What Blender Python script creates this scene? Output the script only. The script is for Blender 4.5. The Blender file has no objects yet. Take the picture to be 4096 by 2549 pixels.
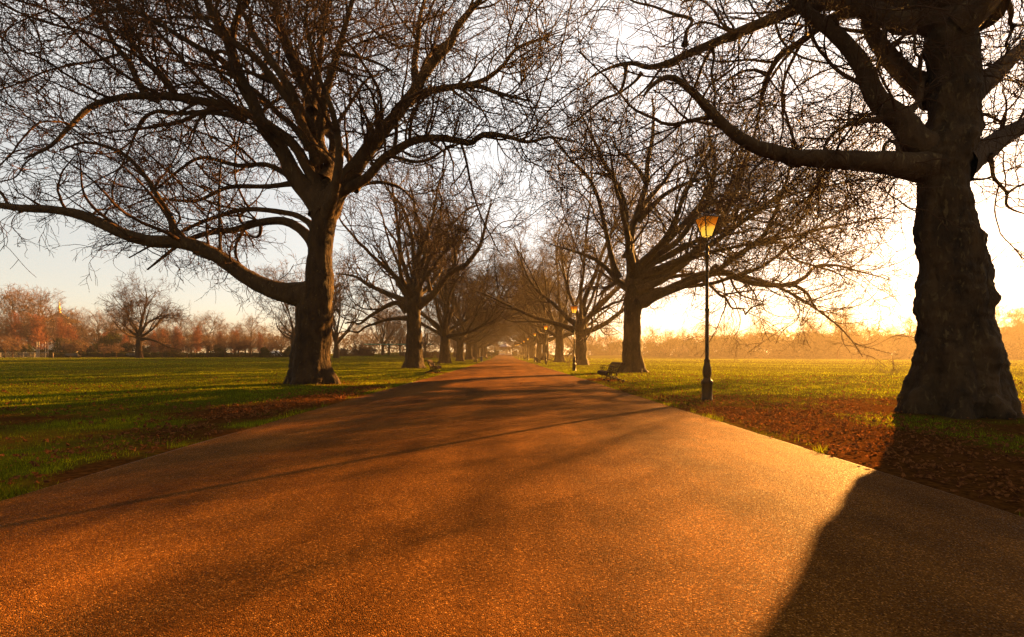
import bpy, bmesh, math
import numpy as np
from mathutils import Vector, noise

# ------------------------------------------------------------------ basics
S = bpy.context.scene
COL = S.collection
F, HC, VX, VY = 1930.0, 1.25, 2014.0, 1419.0      # focal length in photo pixels, eye height, vanishing point
OV = 4096 / 2430.0
SUN_AZ, SUN_EL = math.radians(43.3), math.radians(15.0)
R = np.random.default_rng


def P(px, py, Y):
    return np.array([(px - VX) / F * Y, Y, HC - (py - VY) / F * Y])


def O(x, y, Y):
    return P(x * OV, y * OV, Y)


def sm(a, b, v):
    t = np.clip((np.asarray(v, float) - a) / (b - a), 0, 1)
    return t * t * (3 - 2 * t)


def gz(x, y):
    """height of the ground"""
    x = np.asarray(x, float); y = np.asarray(y, float)
    z = 1.15 * sm(150, 255, y)
    z = z + 0.62 * sm(22, 85, y) * (1 - sm(-38, -11, x))
    z = z + 0.8 * sm(120, 175, y) * (1 - sm(-34, -22, x)) * sm(-62, -46, x)
    z = z + 0.035 * np.sin(x * .31 + 1.3) * np.sin(y * .27) * sm(4.5, 8, np.abs(x))
    return z


def G(x, y):
    return float(gz(x, y))


# ------------------------------------------------------------------ objects
def tag(o, label=None, cat=None, group=None, kind=None):
    if label: o['label'] = label
    if cat: o['category'] = cat
    if group: o['group'] = group
    if kind: o['kind'] = kind
    return o


def empty(name, loc, rz=0.0, label=None, cat=None, group=None):
    o = bpy.data.objects.new(name, None)
    o.empty_display_size = 0.2
    o.location = loc
    o.rotation_euler = (0, 0, rz)
    COL.objects.link(o)
    return tag(o, label, cat, group)


def link_mesh(name, me, mat, parent=None):
    o = bpy.data.objects.new(name, me)
    if mat: me.materials.append(mat)
    COL.objects.link(o)
    if parent: o.parent = parent
    return o


def np_mesh(name, V, faces, smooth=True):
    """V (n,3); faces: list of int arrays (m,k)"""
    me = bpy.data.meshes.new(name)
    V = np.ascontiguousarray(V, np.float32)
    me.vertices.add(len(V)); me.vertices.foreach_set('co', V.ravel())
    loops = np.concatenate([f.ravel() for f in faces]).astype(np.int32)
    cnt = np.concatenate([np.full(len(f), f.shape[1]) for f in faces])
    start = np.concatenate([[0], np.cumsum(cnt)[:-1]]).astype(np.int32)
    me.loops.add(len(loops)); me.loops.foreach_set('vertex_index', loops)
    me.polygons.add(len(cnt)); me.polygons.foreach_set('loop_start', start)
    me.polygons.foreach_set('use_smooth', np.full(len(cnt), smooth))
    me.update(calc_edges=True)
    return me


def copy_tree(o, parent=None):
    c = o.copy(); COL.objects.link(c)
    c.parent = parent
    for ch in list(o.children):
        copy_tree(ch, c)
    return c


class MB:
    """collects shapes into one mesh"""
    def __init__(s): s.V = []; s.F = {3: [], 4: []}; s.n = 0

    def add(s, V, *faces):
        V = np.asarray(V, float)
        s.V.append(V)
        for f in faces:
            f = np.asarray(f)
            s.F[f.shape[1]].append(f + s.n)
        s.n += len(V)

    def tube(s, P, Rr, sides=8, cap=True):
        P = np.asarray(P, float)
        V, Fq = tubes(P[None], np.broadcast_to(np.asarray(Rr, float), (len(P),))[None], sides)
        s.add(V, Fq)
        if cap:
            k = len(P)
            for b, pt in ((0, P[0]), ((k - 1) * sides, P[-1])):
                i = np.arange(sides)
                s.add(np.vstack([V[b:b + sides], pt]), np.stack([i, (i + 1) % sides, np.full(sides, sides)], 1))

    def box(s, c, d, rot=None, taper=1.0):
        c = np.asarray(c, float); d = np.asarray(d, float) / 2
        q = np.array([(x, y, z) for z in (-1, 1) for y in (-1, 1) for x in (-1, 1)], float)
        q[4:, :2] *= taper
        q = q * d
        if rot is not None: q = q @ np.asarray(rot).T
        s.add(q + c, [(0, 2, 3, 1), (4, 5, 7, 6), (0, 1, 5, 4), (2, 6, 7, 3), (0, 4, 6, 2), (1, 3, 7, 5)])

    def lathe(s, prof, sides=16, c=(0, 0, 0), cap=True):
        prof = np.asarray(prof, float); k = len(prof)
        a = np.arange(sides) / sides * 2 * math.pi
        V = np.stack([prof[:, 0][:, None] * np.cos(a), prof[:, 0][:, None] * np.sin(a),
                      np.broadcast_to(prof[:, 1][:, None], (k, sides))], -1).reshape(-1, 3) + np.asarray(c)
        i, j = np.meshgrid(np.arange(k - 1), np.arange(sides), indexing='ij')
        j2 = (j + 1) % sides
        s.add(V, np.stack([i * sides + j, i * sides + j2, (i + 1) * sides + j2, (i + 1) * sides + j], -1).reshape(-1, 4))

    def ball(s, c, r, sides=10, rings=7, sc=(1, 1, 1)):
        t = np.linspace(0.001, math.pi - .001, rings)
        m = MB(); m.lathe(np.stack([np.sin(t) * r, -np.cos(t) * r], 1), sides)
        s.add(m.V[0] * np.asarray(sc) + np.asarray(c), m.F[4][0])

    def build(s, name, mat, parent=None, smooth=False):
        fs = [np.concatenate(s.F[k]) for k in (3, 4) if s.F[k]]
        return link_mesh(name, np_mesh(name, np.concatenate(s.V), fs, smooth), mat, parent)


def nrm(v):
    return v / np.maximum(np.linalg.norm(v, axis=-1, keepdims=True), 1e-9)


def tubes(Pt, Rr, sides):
    """Pt (N,K,3), Rr (N,K) -> verts, quads"""
    N, K, _ = Pt.shape
    T = nrm(np.gradient(Pt, axis=1))
    mt = np.abs(T).mean(1)
    ref = np.eye(3)[np.argmin(mt, 1)][:, None, :]
    U = nrm(ref - (ref * T).sum(-1, keepdims=True) * T)
    W = np.cross(T, U)
    a = np.arange(sides) / sides * 2 * math.pi
    V = Pt[:, :, None, :] + Rr[:, :, None, None] * (np.cos(a)[:, None] * U[:, :, None, :] + np.sin(a)[:, None] * W[:, :, None, :])
    b = (np.arange(N) * K * sides)[:, None, None]
    i = (np.arange(K - 1) * sides)[None, :, None]
    j = np.arange(sides)[None, None, :]
    j2 = (j + 1) % sides
    q = np.stack([b + i + j, b + i + j2, b + i + sides + j2, b + i + sides + j], -1).reshape(-1, 4)
    return V.reshape(-1, 3), q


# ------------------------------------------------------------------ materials
def mat(name, base=(.5, .5, .5), rough=.8, spec=.3, metal=0.0):
    m = bpy.data.materials.new(name); m.use_nodes = True
    b = m.node_tree.nodes['Principled BSDF']
    b.inputs['Base Color'].default_value = (*base, 1)
    b.inputs['Roughness'].default_value = rough
    b.inputs['Specular IOR Level'].default_value = spec
    b.inputs['Metallic'].default_value = metal
    return m


class NT:
    def __init__(s, m):
        s.t = m.node_tree; s.b = s.t.nodes.get('Principled BSDF')

    def n(s, typ, **kw):
        nd = s.t.nodes.new(typ)
        for k, v in kw.items():
            if k in nd.inputs.keys(): nd.inputs[k].default_value = v
            else: setattr(nd, k, v)
        return nd

    def l(s, a, b): s.t.links.new(a, b)

    def coord(s, scale=(1, 1, 1), obj=True):
        tc = s.n('ShaderNodeTexCoord'); mp = s.n('ShaderNodeMapping')
        mp.inputs['Scale'].default_value = scale
        s.l(tc.outputs['Object' if obj else 'Generated'], mp.inputs[0])
        return mp.outputs[0]

    def noise(s, vec, scale, detail=4, rough=.55, dist=0.0):
        nd = s.n('ShaderNodeTexNoise', Scale=scale, Detail=detail, Roughness=rough, Distortion=dist)
        s.l(vec, nd.inputs['Vector'])
        return nd.outputs['Fac']

    def ramp(s, fac, *stops):
        r = s.n('ShaderNodeValToRGB')
        e = r.color_ramp.elements
        while len(e) < len(stops): e.new(.5)
        for el, (p, c) in zip(e, stops):
            el.position = p; el.color = (*c, 1) if len(c) == 3 else c
        s.l(fac, r.inputs[0])
        return r.outputs[0]

    def mix(s, fac, a, b, typ='MIX'):
        x = s.n('ShaderNodeMix', data_type='RGBA', blend_type=typ)
        for i, v in ((0, fac), (6, a), (7, b)):
            if hasattr(v, 'links'): s.l(v, x.inputs[i])
            elif isinstance(v, (int, float)): x.inputs[i].default_value = v
            else: x.inputs[i].default_value = (*v, 1)
        return x.outputs[2]

    def math(s, op, a, b=0.0):
        x = s.n('ShaderNodeMath', operation=op)
        for i, v in ((0, a), (1, b)):
            if hasattr(v, 'links'): s.l(v, x.inputs[i])
            else: x.inputs[i].default_value = v
        return x.outputs[0]

    def bump(s, h, strength, dist):
        x = s.n('ShaderNodeBump', Strength=strength, Distance=dist)
        s.l(h, x.inputs['Height'])
        s.l(x.outputs[0], s.b.inputs['Normal'])
        return x.outputs[0]


def mk_bark(name, dark, mid, light, patch=.62):
    m = mat(name, dark, .9, .08); t = NT(m)
    c = t.coord((1, 1, .38))
    n1 = t.noise(c, 3.2, 6, .65)
    n2 = t.noise(c, 11, 5, .6, .6)
    vo = t.n('ShaderNodeTexVoronoi', Scale=7.0); t.l(c, vo.inputs['Vector'])
    base = t.ramp(n1, (.3, dark), (.62, mid))
    pt = t.ramp(n2, (patch, (0, 0, 0)), (patch + .06, (1, 1, 1)))
    colr = t.mix(pt, base, light)
    t.l(colr, t.b.inputs['Base Color'])
    h = t.math('ADD', t.math('MULTIPLY', n1, .6), t.math('MULTIPLY', n2, .5))
    h = t.math('ADD', h, t.math('MULTIPLY', vo.outputs['Distance'], .35))
    t.bump(h, 1.0, .12)
    return m


BARK = mk_bark('plane_bark', (.010, .005, .002), (.040, .021, .008), (.085, .054, .02))
OLDB = mk_bark('old_flaking_bark', (.007, .0035, .0013), (.050, .027, .010), (.072, .045, .017), .58)
LIMB = mk_bark('limb_bark', (.026, .0135, .0055), (.062, .034, .014), (.10, .066, .028), .6)
TWIG = mat('twig_bark', (.042, .019, .007), .85, .06)
TWIGR = mat('russet_twigs', (.16, .052, .02), .85, .15)
TWIGB = mat('brown_twigs', (.10, .054, .028), .85, .15)
TWIGH = mat('far_tree_twigs', (.08, .05, .028), .85, .15)
IRON = mat('black_iron', (.006, .004, .003), .5, .08)
IRONR = mat('dark_red_iron', (.022, .006, .004), .5, .1)
SLAT = mat('bench_slats', (.045, .024, .013), .8, .03)
PALE = mat('pale_paint', (.42, .38, .33), .7, .2)


def mk_glass():
    m = bpy.data.materials.new('amber_lamp_glass'); m.use_nodes = True
    t = NT(m); b = t.b
    tc = t.n('ShaderNodeTexCoord'); sx = t.n('ShaderNodeSeparateXYZ'); t.l(tc.outputs['Object'], sx.inputs[0])
    n = t.noise(tc.outputs['Object'], 9, 3)
    f = t.math('ADD', t.math('MULTIPLY', t.math('SUBTRACT', sx.outputs[2], 4.44), 1.9), t.math('MULTIPLY', n, .12))
    col = t.ramp(f, (.05, (.95, .80, .16)), (.5, (.90, .62, .08)), (.64, (.55, .22, .012)), (.95, (.36, .12, .006)))
    tr = t.n('ShaderNodeBsdfTranslucent'); t.l(col, tr.inputs[0])
    em = t.n('ShaderNodeEmission'); t.l(col, em.inputs[0]); em.inputs[1].default_value = .03
    gl = t.n('ShaderNodeBsdfGlossy', Roughness=.15)
    mx = t.n('ShaderNodeMixShader'); mx.inputs[0].default_value = .06
    ad = t.n('ShaderNodeAddShader')
    t.l(tr.outputs[0], mx.inputs[1]); t.l(gl.outputs[0], mx.inputs[2])
    t.l(mx.outputs[0], ad.inputs[0]); t.l(em.outputs[0], ad.inputs[1])
    t.l(ad.outputs[0], t.t.nodes['Material Output'].inputs['Surface'])
    return m


GLASS = mk_glass()


def mk_leafy(name, c1, c2, trans=.4, scale=2.0, tcol=None, tone=False):
    m = bpy.data.materials.new(name); m.use_nodes = True
    t = NT(m); t.t.nodes.remove(t.b)
    g = t.n('ShaderNodeNewGeometry')
    n = t.noise(g.outputs['Position'], scale, 3)
    col = t.ramp(n, (.35, c1), (.65, c2))
    if tone:
        at = t.n('ShaderNodeAttribute', attribute_name='tone')
        col = t.mix(1.0, col, at.outputs['Fac'], 'MULTIPLY')
    df = t.n('ShaderNodeBsdfDiffuse'); t.l(col, df.inputs[0])
    tr = t.n('ShaderNodeBsdfTranslucent')
    if tcol: t.l(t.mix(1.0, col, tcol, 'MULTIPLY'), tr.inputs[0])
    else: t.l(col, tr.inputs[0])
    mx = t.n('ShaderNodeMixShader'); mx.inputs[0].default_value = trans
    t.l(df.outputs[0], mx.inputs[1]); t.l(tr.outputs[0], mx.inputs[2])
    t.l(mx.outputs[0], t.t.nodes['Material Output'].inputs['Surface'])
    return m


GRASS = mk_leafy('grass_blades', (.10, .128, .003), (.23, .25, .004), .6, 1.3, tone=True)
DRYLEAF = mk_leafy('dry_leaves', (.045, .014, .005), (.20, .075, .022), .35, 30)
EVERG = mk_leafy('evergreen_leaves', (.018, .022, .006), (.04, .042, .01), .25, 1.5)


def mk_ground():
    m = mat('lawn_and_soil', (.1, .1, .03), 1.0, 0.0); t = NT(m)
    c = t.coord()
    at = t.n('ShaderNodeAttribute', attribute_name='cover')
    n1 = t.noise(c, 1.7, 6, .65); n2 = t.noise(c, 14, 5, .7); n3 = t.noise(c, .12, 3)
    soil = t.ramp(n2, (.3, (.018, .007, .002)), (.55, (.062, .023, .005)), (.75, (.11, .044, .010)))
    grass = t.ramp(n2, (.3, (.022, .022, .002)), (.7, (.075, .068, .004)))
    grass = t.mix(t.ramp(n3, (.35, (0, 0, 0)), (.7, (1, 1, 1))), grass, (.08, .078, .004))
    f = t.math('ADD', at.outputs['Fac'], t.math('MULTIPLY', t.math('SUBTRACT', n1, .5), .9))
    f = t.ramp(f, (.22, (0, 0, 0)), (.75, (1, 1, 1)))
    t.l(t.mix(f, soil, grass), t.b.inputs['Base Color'])
    t.bump(t.math('ADD', n2, t.math('MULTIPLY', n1, 1.5)), 1.0, .03)
    return m


def mk_path():
    m = mat('gravelled_asphalt', (.16, .09, .05), .9, .008); t = NT(m)
    c = t.coord()
    v1 = t.n('ShaderNodeTexVoronoi', Scale=150.0); t.l(c, v1.inputs['Vector'])
    v2 = t.n('ShaderNodeTexVoronoi', Scale=38.0); t.l(c, v2.inputs['Vector'])
    n0 = t.noise(c, .35, 4, .6); n1 = t.noise(c, 2.2, 6, .65); n2 = t.noise(c, 30, 5, .75)
    cst = t.coord((1.1, .09, 1)); ns = t.noise(cst, 1.0, 4, .6)
    sep = t.n('ShaderNodeSeparateColor'); t.l(v1.outputs['Color'], sep.inputs[0])
    stone = t.ramp(sep.outputs[0], (.0, (.05, .0185, .0027)), (.45, (.112, .041, .0055)), (.9, (.165, .063, .009)), (.985, (.40, .18, .04)))
    big = t.ramp(t.math('ADD', t.math('MULTIPLY', n0, .5), t.math('MULTIPLY', ns, .5)), (.36, (.42, .40, .38)), (.62, (1.25, 1.25, 1.25)))
    med = t.ramp(n1, (.35, (.72, .70, .68)), (.6, (1, 1, 1)))
    colr = t.mix(1.0, t.mix(1.0, stone, big, 'MULTIPLY'), med, 'MULTIPLY')
    colr = t.mix(t.ramp(n2, (.25, (.7, .7, .7)), (.42, (0, 0, 0))), colr, (.02, .008, .002))
    t.l(colr, t.b.inputs['Base Color'])
    t.l(t.ramp(sep.outputs[1], (.0, (.85, .85, .85)), (.85, (.7, .7, .7)), (1, (.3, .3, .3))), t.b.inputs['Roughness'])
    h = t.math('ADD', t.math('MULTIPLY', v1.outputs['Distance'], -.9), t.math('MULTIPLY', v2.outputs['Distance'], -.5))
    h = t.math('ADD', h, t.math('MULTIPLY', n2, 1.1))
    t.bump(h, .85, .009)
    return m


# ------------------------------------------------------------------ setting: ground, path, edging
def left_edge(y):
    return np.interp(y, [-30, 14, 30, 60, 260], [-4.27, -4.25, -3.85, -3.62, -3.6])


def right_edge(y):
    return np.interp(y, [-30, 14, 30, 260], [3.97, 3.98, 4.05, 3.95])


RN = R(7)


def vnoise(x, y, s, seed=0):
    """cheap smooth value noise in numpy"""
    rg = R(seed); tab = rg.random((256, 256))
    x = np.asarray(x) * s + 1000; y = np.asarray(y) * s + 1000
    xi = np.floor(x).astype(int); yi = np.floor(y).astype(int)
    fx = x - xi; fy = y - yi; fx = fx * fx * (3 - 2 * fx); fy = fy * fy * (3 - 2 * fy)
    g = lambda a, b: tab[a & 255, b & 255]
    return (g(xi, yi) * (1 - fx) + g(xi + 1, yi) * fx) * (1 - fy) + (g(xi, yi + 1) * (1 - fx) + g(xi + 1, yi + 1) * fx) * fy


def fbm(x, y, s, seed=0):
    return (vnoise(x, y, s, seed) * .5 + vnoise(x, y, s * 2.1, seed + 1) * .3 + vnoise(x, y, s * 4.3, seed + 2) * .2)


def cover(x, y):
    """how grassy the ground is, 0 soil .. 1 turf"""
    x = np.asarray(x, float); y = np.asarray(y, float)
    n = fbm(x, y, .55, 3)
    r = np.hypot(x, y)
    c = .86 + .25 * (n - .5)
    lf = x < 0
    near = 1 - sm(9, 26, r)
    c = c - lf * near * (.20 + 1.1 * (.5 - n))
    dl = left_edge(y) - x
    c = c - lf * (1 - sm(.5, 3.6, dl)) * (1 - sm(18, 34, y)) * (.30 + .9 * (.5 - n))
    c = c - lf * .28 * np.exp(-((y - 9.6 - .12 * (x + 8)) / .8) ** 2) * sm(-4.5, -6.5, x)
    dr = x - right_edge(y)
    rt = x > 0
    c = c - rt * (1 - sm(.6, 4.0, dr)) * (1 - sm(12, 34, y)) * (.40 + 1.1 * (.5 - n))
    d1 = np.hypot(x - 9.5, y - 10.3)
    c = c - (1 - sm(1.6, 6.5, d1)) * (.5 + 1.0 * (.5 - n)) * rt
    c = c - rt * (1 - sm(7, 12.5, r)) * .42
    for k in range(10):
        for tx, ty in ((9.4, 34.5 + 24 * k), (-8.3, 20.6 + 24.2 * k)):
            c = c - .4 * (1 - sm(1.1, 2.6, np.hypot(x - tx, (y - ty) * .8)))
    for bx, by in ((4.75, 23.9), (-4.4, 33), (4.5, 67), (-4.2, 75)):
        c = c - .7 * (1 - sm(.4, 1.3, np.hypot(x - bx, (y - by) * .7)))
    return np.clip(c, 0, 1)


def axis(lo, hi, d0, grow, c=0.0):
    out = [c]; d = d0
    while out[-1] < hi: out.append(out[-1] + d); d *= grow
    neg = [c]; d = d0
    while neg[-1] > lo: neg.append(neg[-1] - d); d *= grow
    a = np.array(sorted(set(neg + out)))
    return np.clip(a, lo, hi)


def grid_mesh(name, X, Y, Z):
    ny, nx = X.shape
    i, j = np.meshgrid(np.arange(ny - 1), np.arange(nx - 1), indexing='ij')
    b = i * nx + j
    f = np.stack([b, b + 1, b + nx + 1, b + nx], -1).reshape(-1, 4)
    return np_mesh(name, np.stack([X, Y, Z], -1).reshape(-1, 3), [f])


gx = axis(-420, 420, .22, 1.018); gy = axis(-40, 620, .22, 1.016, 5.0)
GX, GY = np.meshgrid(gx, gy)
GZ = gz(GX, GY)
on = (GX > left_edge(GY) - .02) & (GX < right_edge(GY) + .02)
rel = (fbm(GX, GY, 1.6, 21) - .5) * .05 * (1 - sm(25, 60, np.hypot(GX, GY)))
GZ = GZ + np.where(on, -.05, rel + .004)
me = grid_mesh('ground', GX, GY, GZ)
at = me.attributes.new('cover', 'FLOAT', 'POINT')
at.data.foreach_set('value', cover(GX, GY).ravel().astype(np.float32))
ground = link_mesh('ground', me, mk_ground()); tag(ground, kind='structure')

py = np.unique(np.concatenate([np.arange(-30, 40, .5), np.arange(40, 252, 2.0)]))
u = np.linspace(0, 1, 25)
PY, U = np.meshgrid(py, u, indexing='ij')
wob = (vnoise(PY, PY * 0, .9, 5) - .5) * .05
PX = left_edge(PY) * (1 - U) + right_edge(PY) * U + wob * np.where(U > .5, 1, -1) * (np.abs(U - .5) * 2) ** 8
PZ = gz(PX, PY) + .012 + .05 * (1 - (2 * U - 1) ** 2)
path = link_mesh('path', grid_mesh('path', PX, PY, PZ), mk_path()); tag(path, kind='structure')

EDGE = mat('timber_edging', (.10, .05, .026), .8, .2)
for side, fx in ((-1, left_edge), (1, right_edge)):
    b = MB()
    ys = np.unique(np.concatenate([np.arange(-20, 40, .4), np.arange(40, 250, 3.0)]))
    rg = R(11 + side)
    x0 = fx(ys) + side * (.012 + (vnoise(ys, ys * 0, .9, 5) - .5) * .05); g = gz(x0, ys)
    top = -.008 + .026 * (vnoise(ys, ys * 0 + side, .45, 9))
    ring = np.stack([np.stack([x0 - .014, ys, g - .05], 1), np.stack([x0 - .014, ys, g + top], 1),
                     np.stack([x0 + .014, ys, g + top], 1), np.stack([x0 + .014, ys, g - .05], 1)], 1)
    n = len(ys); V = ring.reshape(-1, 3)
    i = np.arange(n - 1)[:, None] * 4; j = np.arange(3)[None]
    b.add(V, np.stack([i + j, i + j + 1, i + 4 + j + 1, i + 4 + j], -1).reshape(-1, 4))
    e = b.build('path_edging', EDGE)
    tag(e, kind='structure')

# ------------------------------------------------------------------ grass and leaves
def scatter(n, rmin, rmax, rg, amax=math.radians(52)):
    r = np.sqrt(rg.random(n) * (rmax ** 2 - rmin ** 2) + rmin ** 2)
    a = (rg.random(n) * 2 - 1) * amax
    return r * np.sin(a), r * np.cos(a)


def make_grass():
    rg = R(3); Vs = []; Ts = []
    rings = [(2.5, 5, 60000), (5, 8, 80000), (8, 13, 90000), (13, 22, 80000), (22, 40, 70000), (40, 75, 60000), (75, 150, 70000)]
    for r0, r1, n in rings:
        x, y = scatter(n, r0, r1, rg)
        c = cover(x, y)
        cl = fbm(x, y, 3.1, 41)
        thr = .33 + .5 * cl * (1 - sm(14, 40, np.hypot(x, y)))
        dl = np.minimum(np.abs(x - left_edge(y)), np.abs(x - right_edge(y)))
        inpath = (x > left_edge(y) - .0) & (x < right_edge(y) + .0)
        tuft = (dl < .16) & (fbm(x, y, 1.1, 77) > .56)
        ok = (~inpath) & ((c + (rg.random(n) - .5) * .6 > thr) | tuft)
        ok &= np.hypot(x - 9.5, y - 10.3) > 1.35
        x, y, c, cl, tuft = x[ok], y[ok], c[ok], cl[ok], tuft[ok]
        m = len(x); r = np.hypot(x, y)
        w = np.maximum(.0065, .00058 * r) * (.7 + .6 * rg.random(m))
        h = (.03 + .03 * rg.random(m) + .025 * (cl > .55)) * (1 + r * .004) * np.where(tuft, 1.7, 1)
        a = rg.random(m) * 2 * math.pi; ln = rg.normal(0, .5, m) * h; la = rg.random(m) * 6.28
        z = gz(x, y) - .006 + np.where(r < 60, (fbm(x, y, 1.6, 21) - .5) * .05 * (1 - sm(25, 60, r)), 0)
        dx, dy = np.cos(a) * w / 2, np.sin(a) * w / 2
        Ts.append(np.repeat(np.clip(.35 + .9 * fbm(x, y, .9, 91) + rg.normal(0, .28, m), .12, 1.6), 3))
        tip = np.stack([x + np.cos(la) * ln, y + np.sin(la) * ln, z + h], 1)
        Vs.append(np.stack([np.stack([x - dx, y - dy, z], 1), np.stack([x + dx, y + dy, z], 1), tip], 1).reshape(-1, 3))
    V = np.concatenate(Vs); f = np.arange(len(V)).reshape(-1, 3)
    me = np_mesh('grass', V, [f], False); me.attributes.new('tone', 'FLOAT', 'POINT').data.foreach_set('value', np.concatenate(Ts).astype(np.float32))
    o = link_mesh('grass', me, GRASS)
    tag(o, 'short damp grass of the lawns on both sides of the path', 'grass', kind='stuff')


def make_leaves():
    rg = R(5); Vs = []; n = 0
    def put(x, y, size):
        m = len(x); r = np.hypot(x, y)
        s = size * (.6 + .8 * rg.random(m)) * (1 + .02 * r)
        a = rg.random(m) * 6.283
        ax = np.stack([np.cos(a), np.sin(a), rg.normal(0, .35, m)], 1); ay = np.stack([-np.sin(a), np.cos(a), rg.normal(0, .35, m)], 1)
        z = gz(x, y) + .012 + .03 * rg.random(m)
        inp = (x > left_edge(y)) & (x < right_edge(y))
        z = np.where(inp, z + .035, z)
        c = np.stack([x, y, z], 1)
        cup = rg.random(m)[:, None] * .5 * s[:, None] * np.array([0, 0, 1.0])
        pts = [(-1, 0), (-.35, -.75), (.45, -.6), (1, 0), (.45, .6), (-.35, .75)]
        L = []
        for px, p_y in pts:
            L.append(c + (ax * px + ay * p_y) * s[:, None] / 2 + cup * (abs(px) > .6))
        Vs.append(np.stack(L, 1).reshape(-1, 3))
    # leaf drift on the left, loose litter elsewhere
    m = 1700
    x = -5.0 - np.abs(rg.normal(0, 4.0, m)); y = 9.3 + .12 * (x + 8) + rg.normal(0, 1.2, m); k = fbm(x, y, .9, 61) > .40 + .2 * rg.random(m); put(x[k], y[k], .058)
    x = left_edge(6.0) - .25 - np.abs(rg.normal(0, .9, 1500)); y = 3.5 + 15 * rg.random(1500); k = fbm(x, y, .8, 62) > .40; put(x[k], y[k], .05)
    x = right_edge(8.0) + .2 + np.abs(rg.normal(0, 2.2, 4200)); y = 3.5 + 11 * rg.random(4200); k = (fbm(x, y, .9, 63) > .36) & (np.hypot(x - 9.5, y - 10.3) > 1.3); put(x[k], y[k], .042)
    x, y = scatter(26000, 3, 34, rg)
    k = ((x < left_edge(y)) | (x > right_edge(y))) & (rg.random(len(x)) < (.14 + .8 * (1 - cover(x, y))) * np.where(x > 0, 1.0, .4) * (fbm(x, y, .8, 60) > .40))
    put(x[k], y[k], .05)
    x, y = scatter(60, 3, 22, rg); k = (x > left_edge(y)) & (x < right_edge(y)) & (rg.random(60) < .5); put(x[k], y[k], .055)
    V = np.concatenate(Vs); b = np.arange(0, len(V), 6)[:, None]
    f = np.concatenate([b + np.array([0, 1, 2, 3]), b + np.array([0, 3, 4, 5])])
    o = link_mesh('fallen_leaves', np_mesh('fallen_leaves', V, [f], False), DRYLEAF)
    tag(o, 'brown fallen leaves drifted over the grass and bare soil', 'leaves', kind='stuff')


make_grass(); make_leaves()

# ------------------------------------------------------------------ trees
def resample(pts, K):
    pts = np.asarray(pts, float)
    p = np.vstack([2 * pts[0] - pts[1], pts, 2 * pts[-1] - pts[-2]])
    out = []
    for i in range(1, len(p) - 2):
        t = np.linspace(0, 1, 12, endpoint=False)[:, None]
        p0, p1, p2, p3 = p[i - 1], p[i], p[i + 1], p[i + 2]
        out.append(.5 * (2 * p1 + (p2 - p0) * t + (2 * p0 - 5 * p1 + 4 * p2 - p3) * t ** 2 + (3 * p1 - p0 - 3 * p2 + p3) * t ** 3))
    c = np.vstack(out + [pts[-1:]])
    s = np.concatenate([[0], np.cumsum(np.linalg.norm(np.diff(c, axis=0), axis=1))])
    q = np.linspace(0, s[-1], K)
    return np.stack([np.interp(q, s, c[:, k]) for k in range(3)], 1)


def grow(rg, st, d, ln, K, wig, trop=(0, 0, 0), curl=0.0):
    N = len(st); out = np.empty((N, K, 3)); out[:, 0] = st
    step = (ln / (K - 1))[:, None]; trop = np.asarray(trop, float)
    d = nrm(d); cv = rg.normal(0, 1, (N, 3)) * curl
    for k in range(1, K):
        out[:, k] = out[:, k - 1] + d * step
        cv = cv * .7 + rg.normal(0, 1, (N, 3)) * curl
        d = nrm(d + rg.normal(0, wig, (N, 3)) + cv + trop)
    return out


def taper(r0, r1, K, pw=1.0):
    t = np.linspace(0, 1, K) ** pw
    return r0[:, None] * (1 - t) + r1[:, None] * t


def spawn(rg, Pt, Rr, per_m, t0, t1, a0, a1, bias=(0, 0, 0), rfac=.6, rmax=1.0, nmin=0):
    N, K, _ = Pt.shape
    L = np.linalg.norm(np.diff(Pt, axis=1), axis=2).sum(1)
    cnt = np.maximum(rg.poisson(L * per_m), nmin)
    idx = np.repeat(np.arange(N), cnt); M = len(idx)
    t = t0 + (t1 - t0) * rg.random(M)
    fk = np.clip(t * (K - 1), 0, K - 1.001); i = fk.astype(int); f = (fk - i)[:, None]
    pos = Pt[idx, i] * (1 - f) + Pt[idx, i + 1] * f
    T = nrm(Pt[idx, i + 1] - Pt[idx, i])
    rad = Rr[idx, i] * (1 - f[:, 0]) + Rr[idx, i + 1] * f[:, 0]
    a = a0 + (a1 - a0) * rg.random(M)
    rv = nrm(rg.normal(0, 1, (M, 3)) + np.asarray(bias)); pp = nrm(rv - (rv * T).sum(1, keepdims=True) * T)
    d = np.cos(a)[:, None] * T + np.sin(a)[:, None] * pp
    return pos, d, t, np.minimum(rad * rfac, rmax), L[idx]


class Twigs:
    def __init__(s): s.V = []; s.Q = []; s.n = 0

    def add(s, Pt, Rr, sides):
        if len(Pt) == 0: return
        V, q = tubes(Pt, Rr, sides); s.V.append(V); s.Q.append(q + s.n); s.n += len(V)

    def mesh(s, name): return np_mesh(name, np.concatenate(s.V), [np.concatenate(s.Q)])


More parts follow.
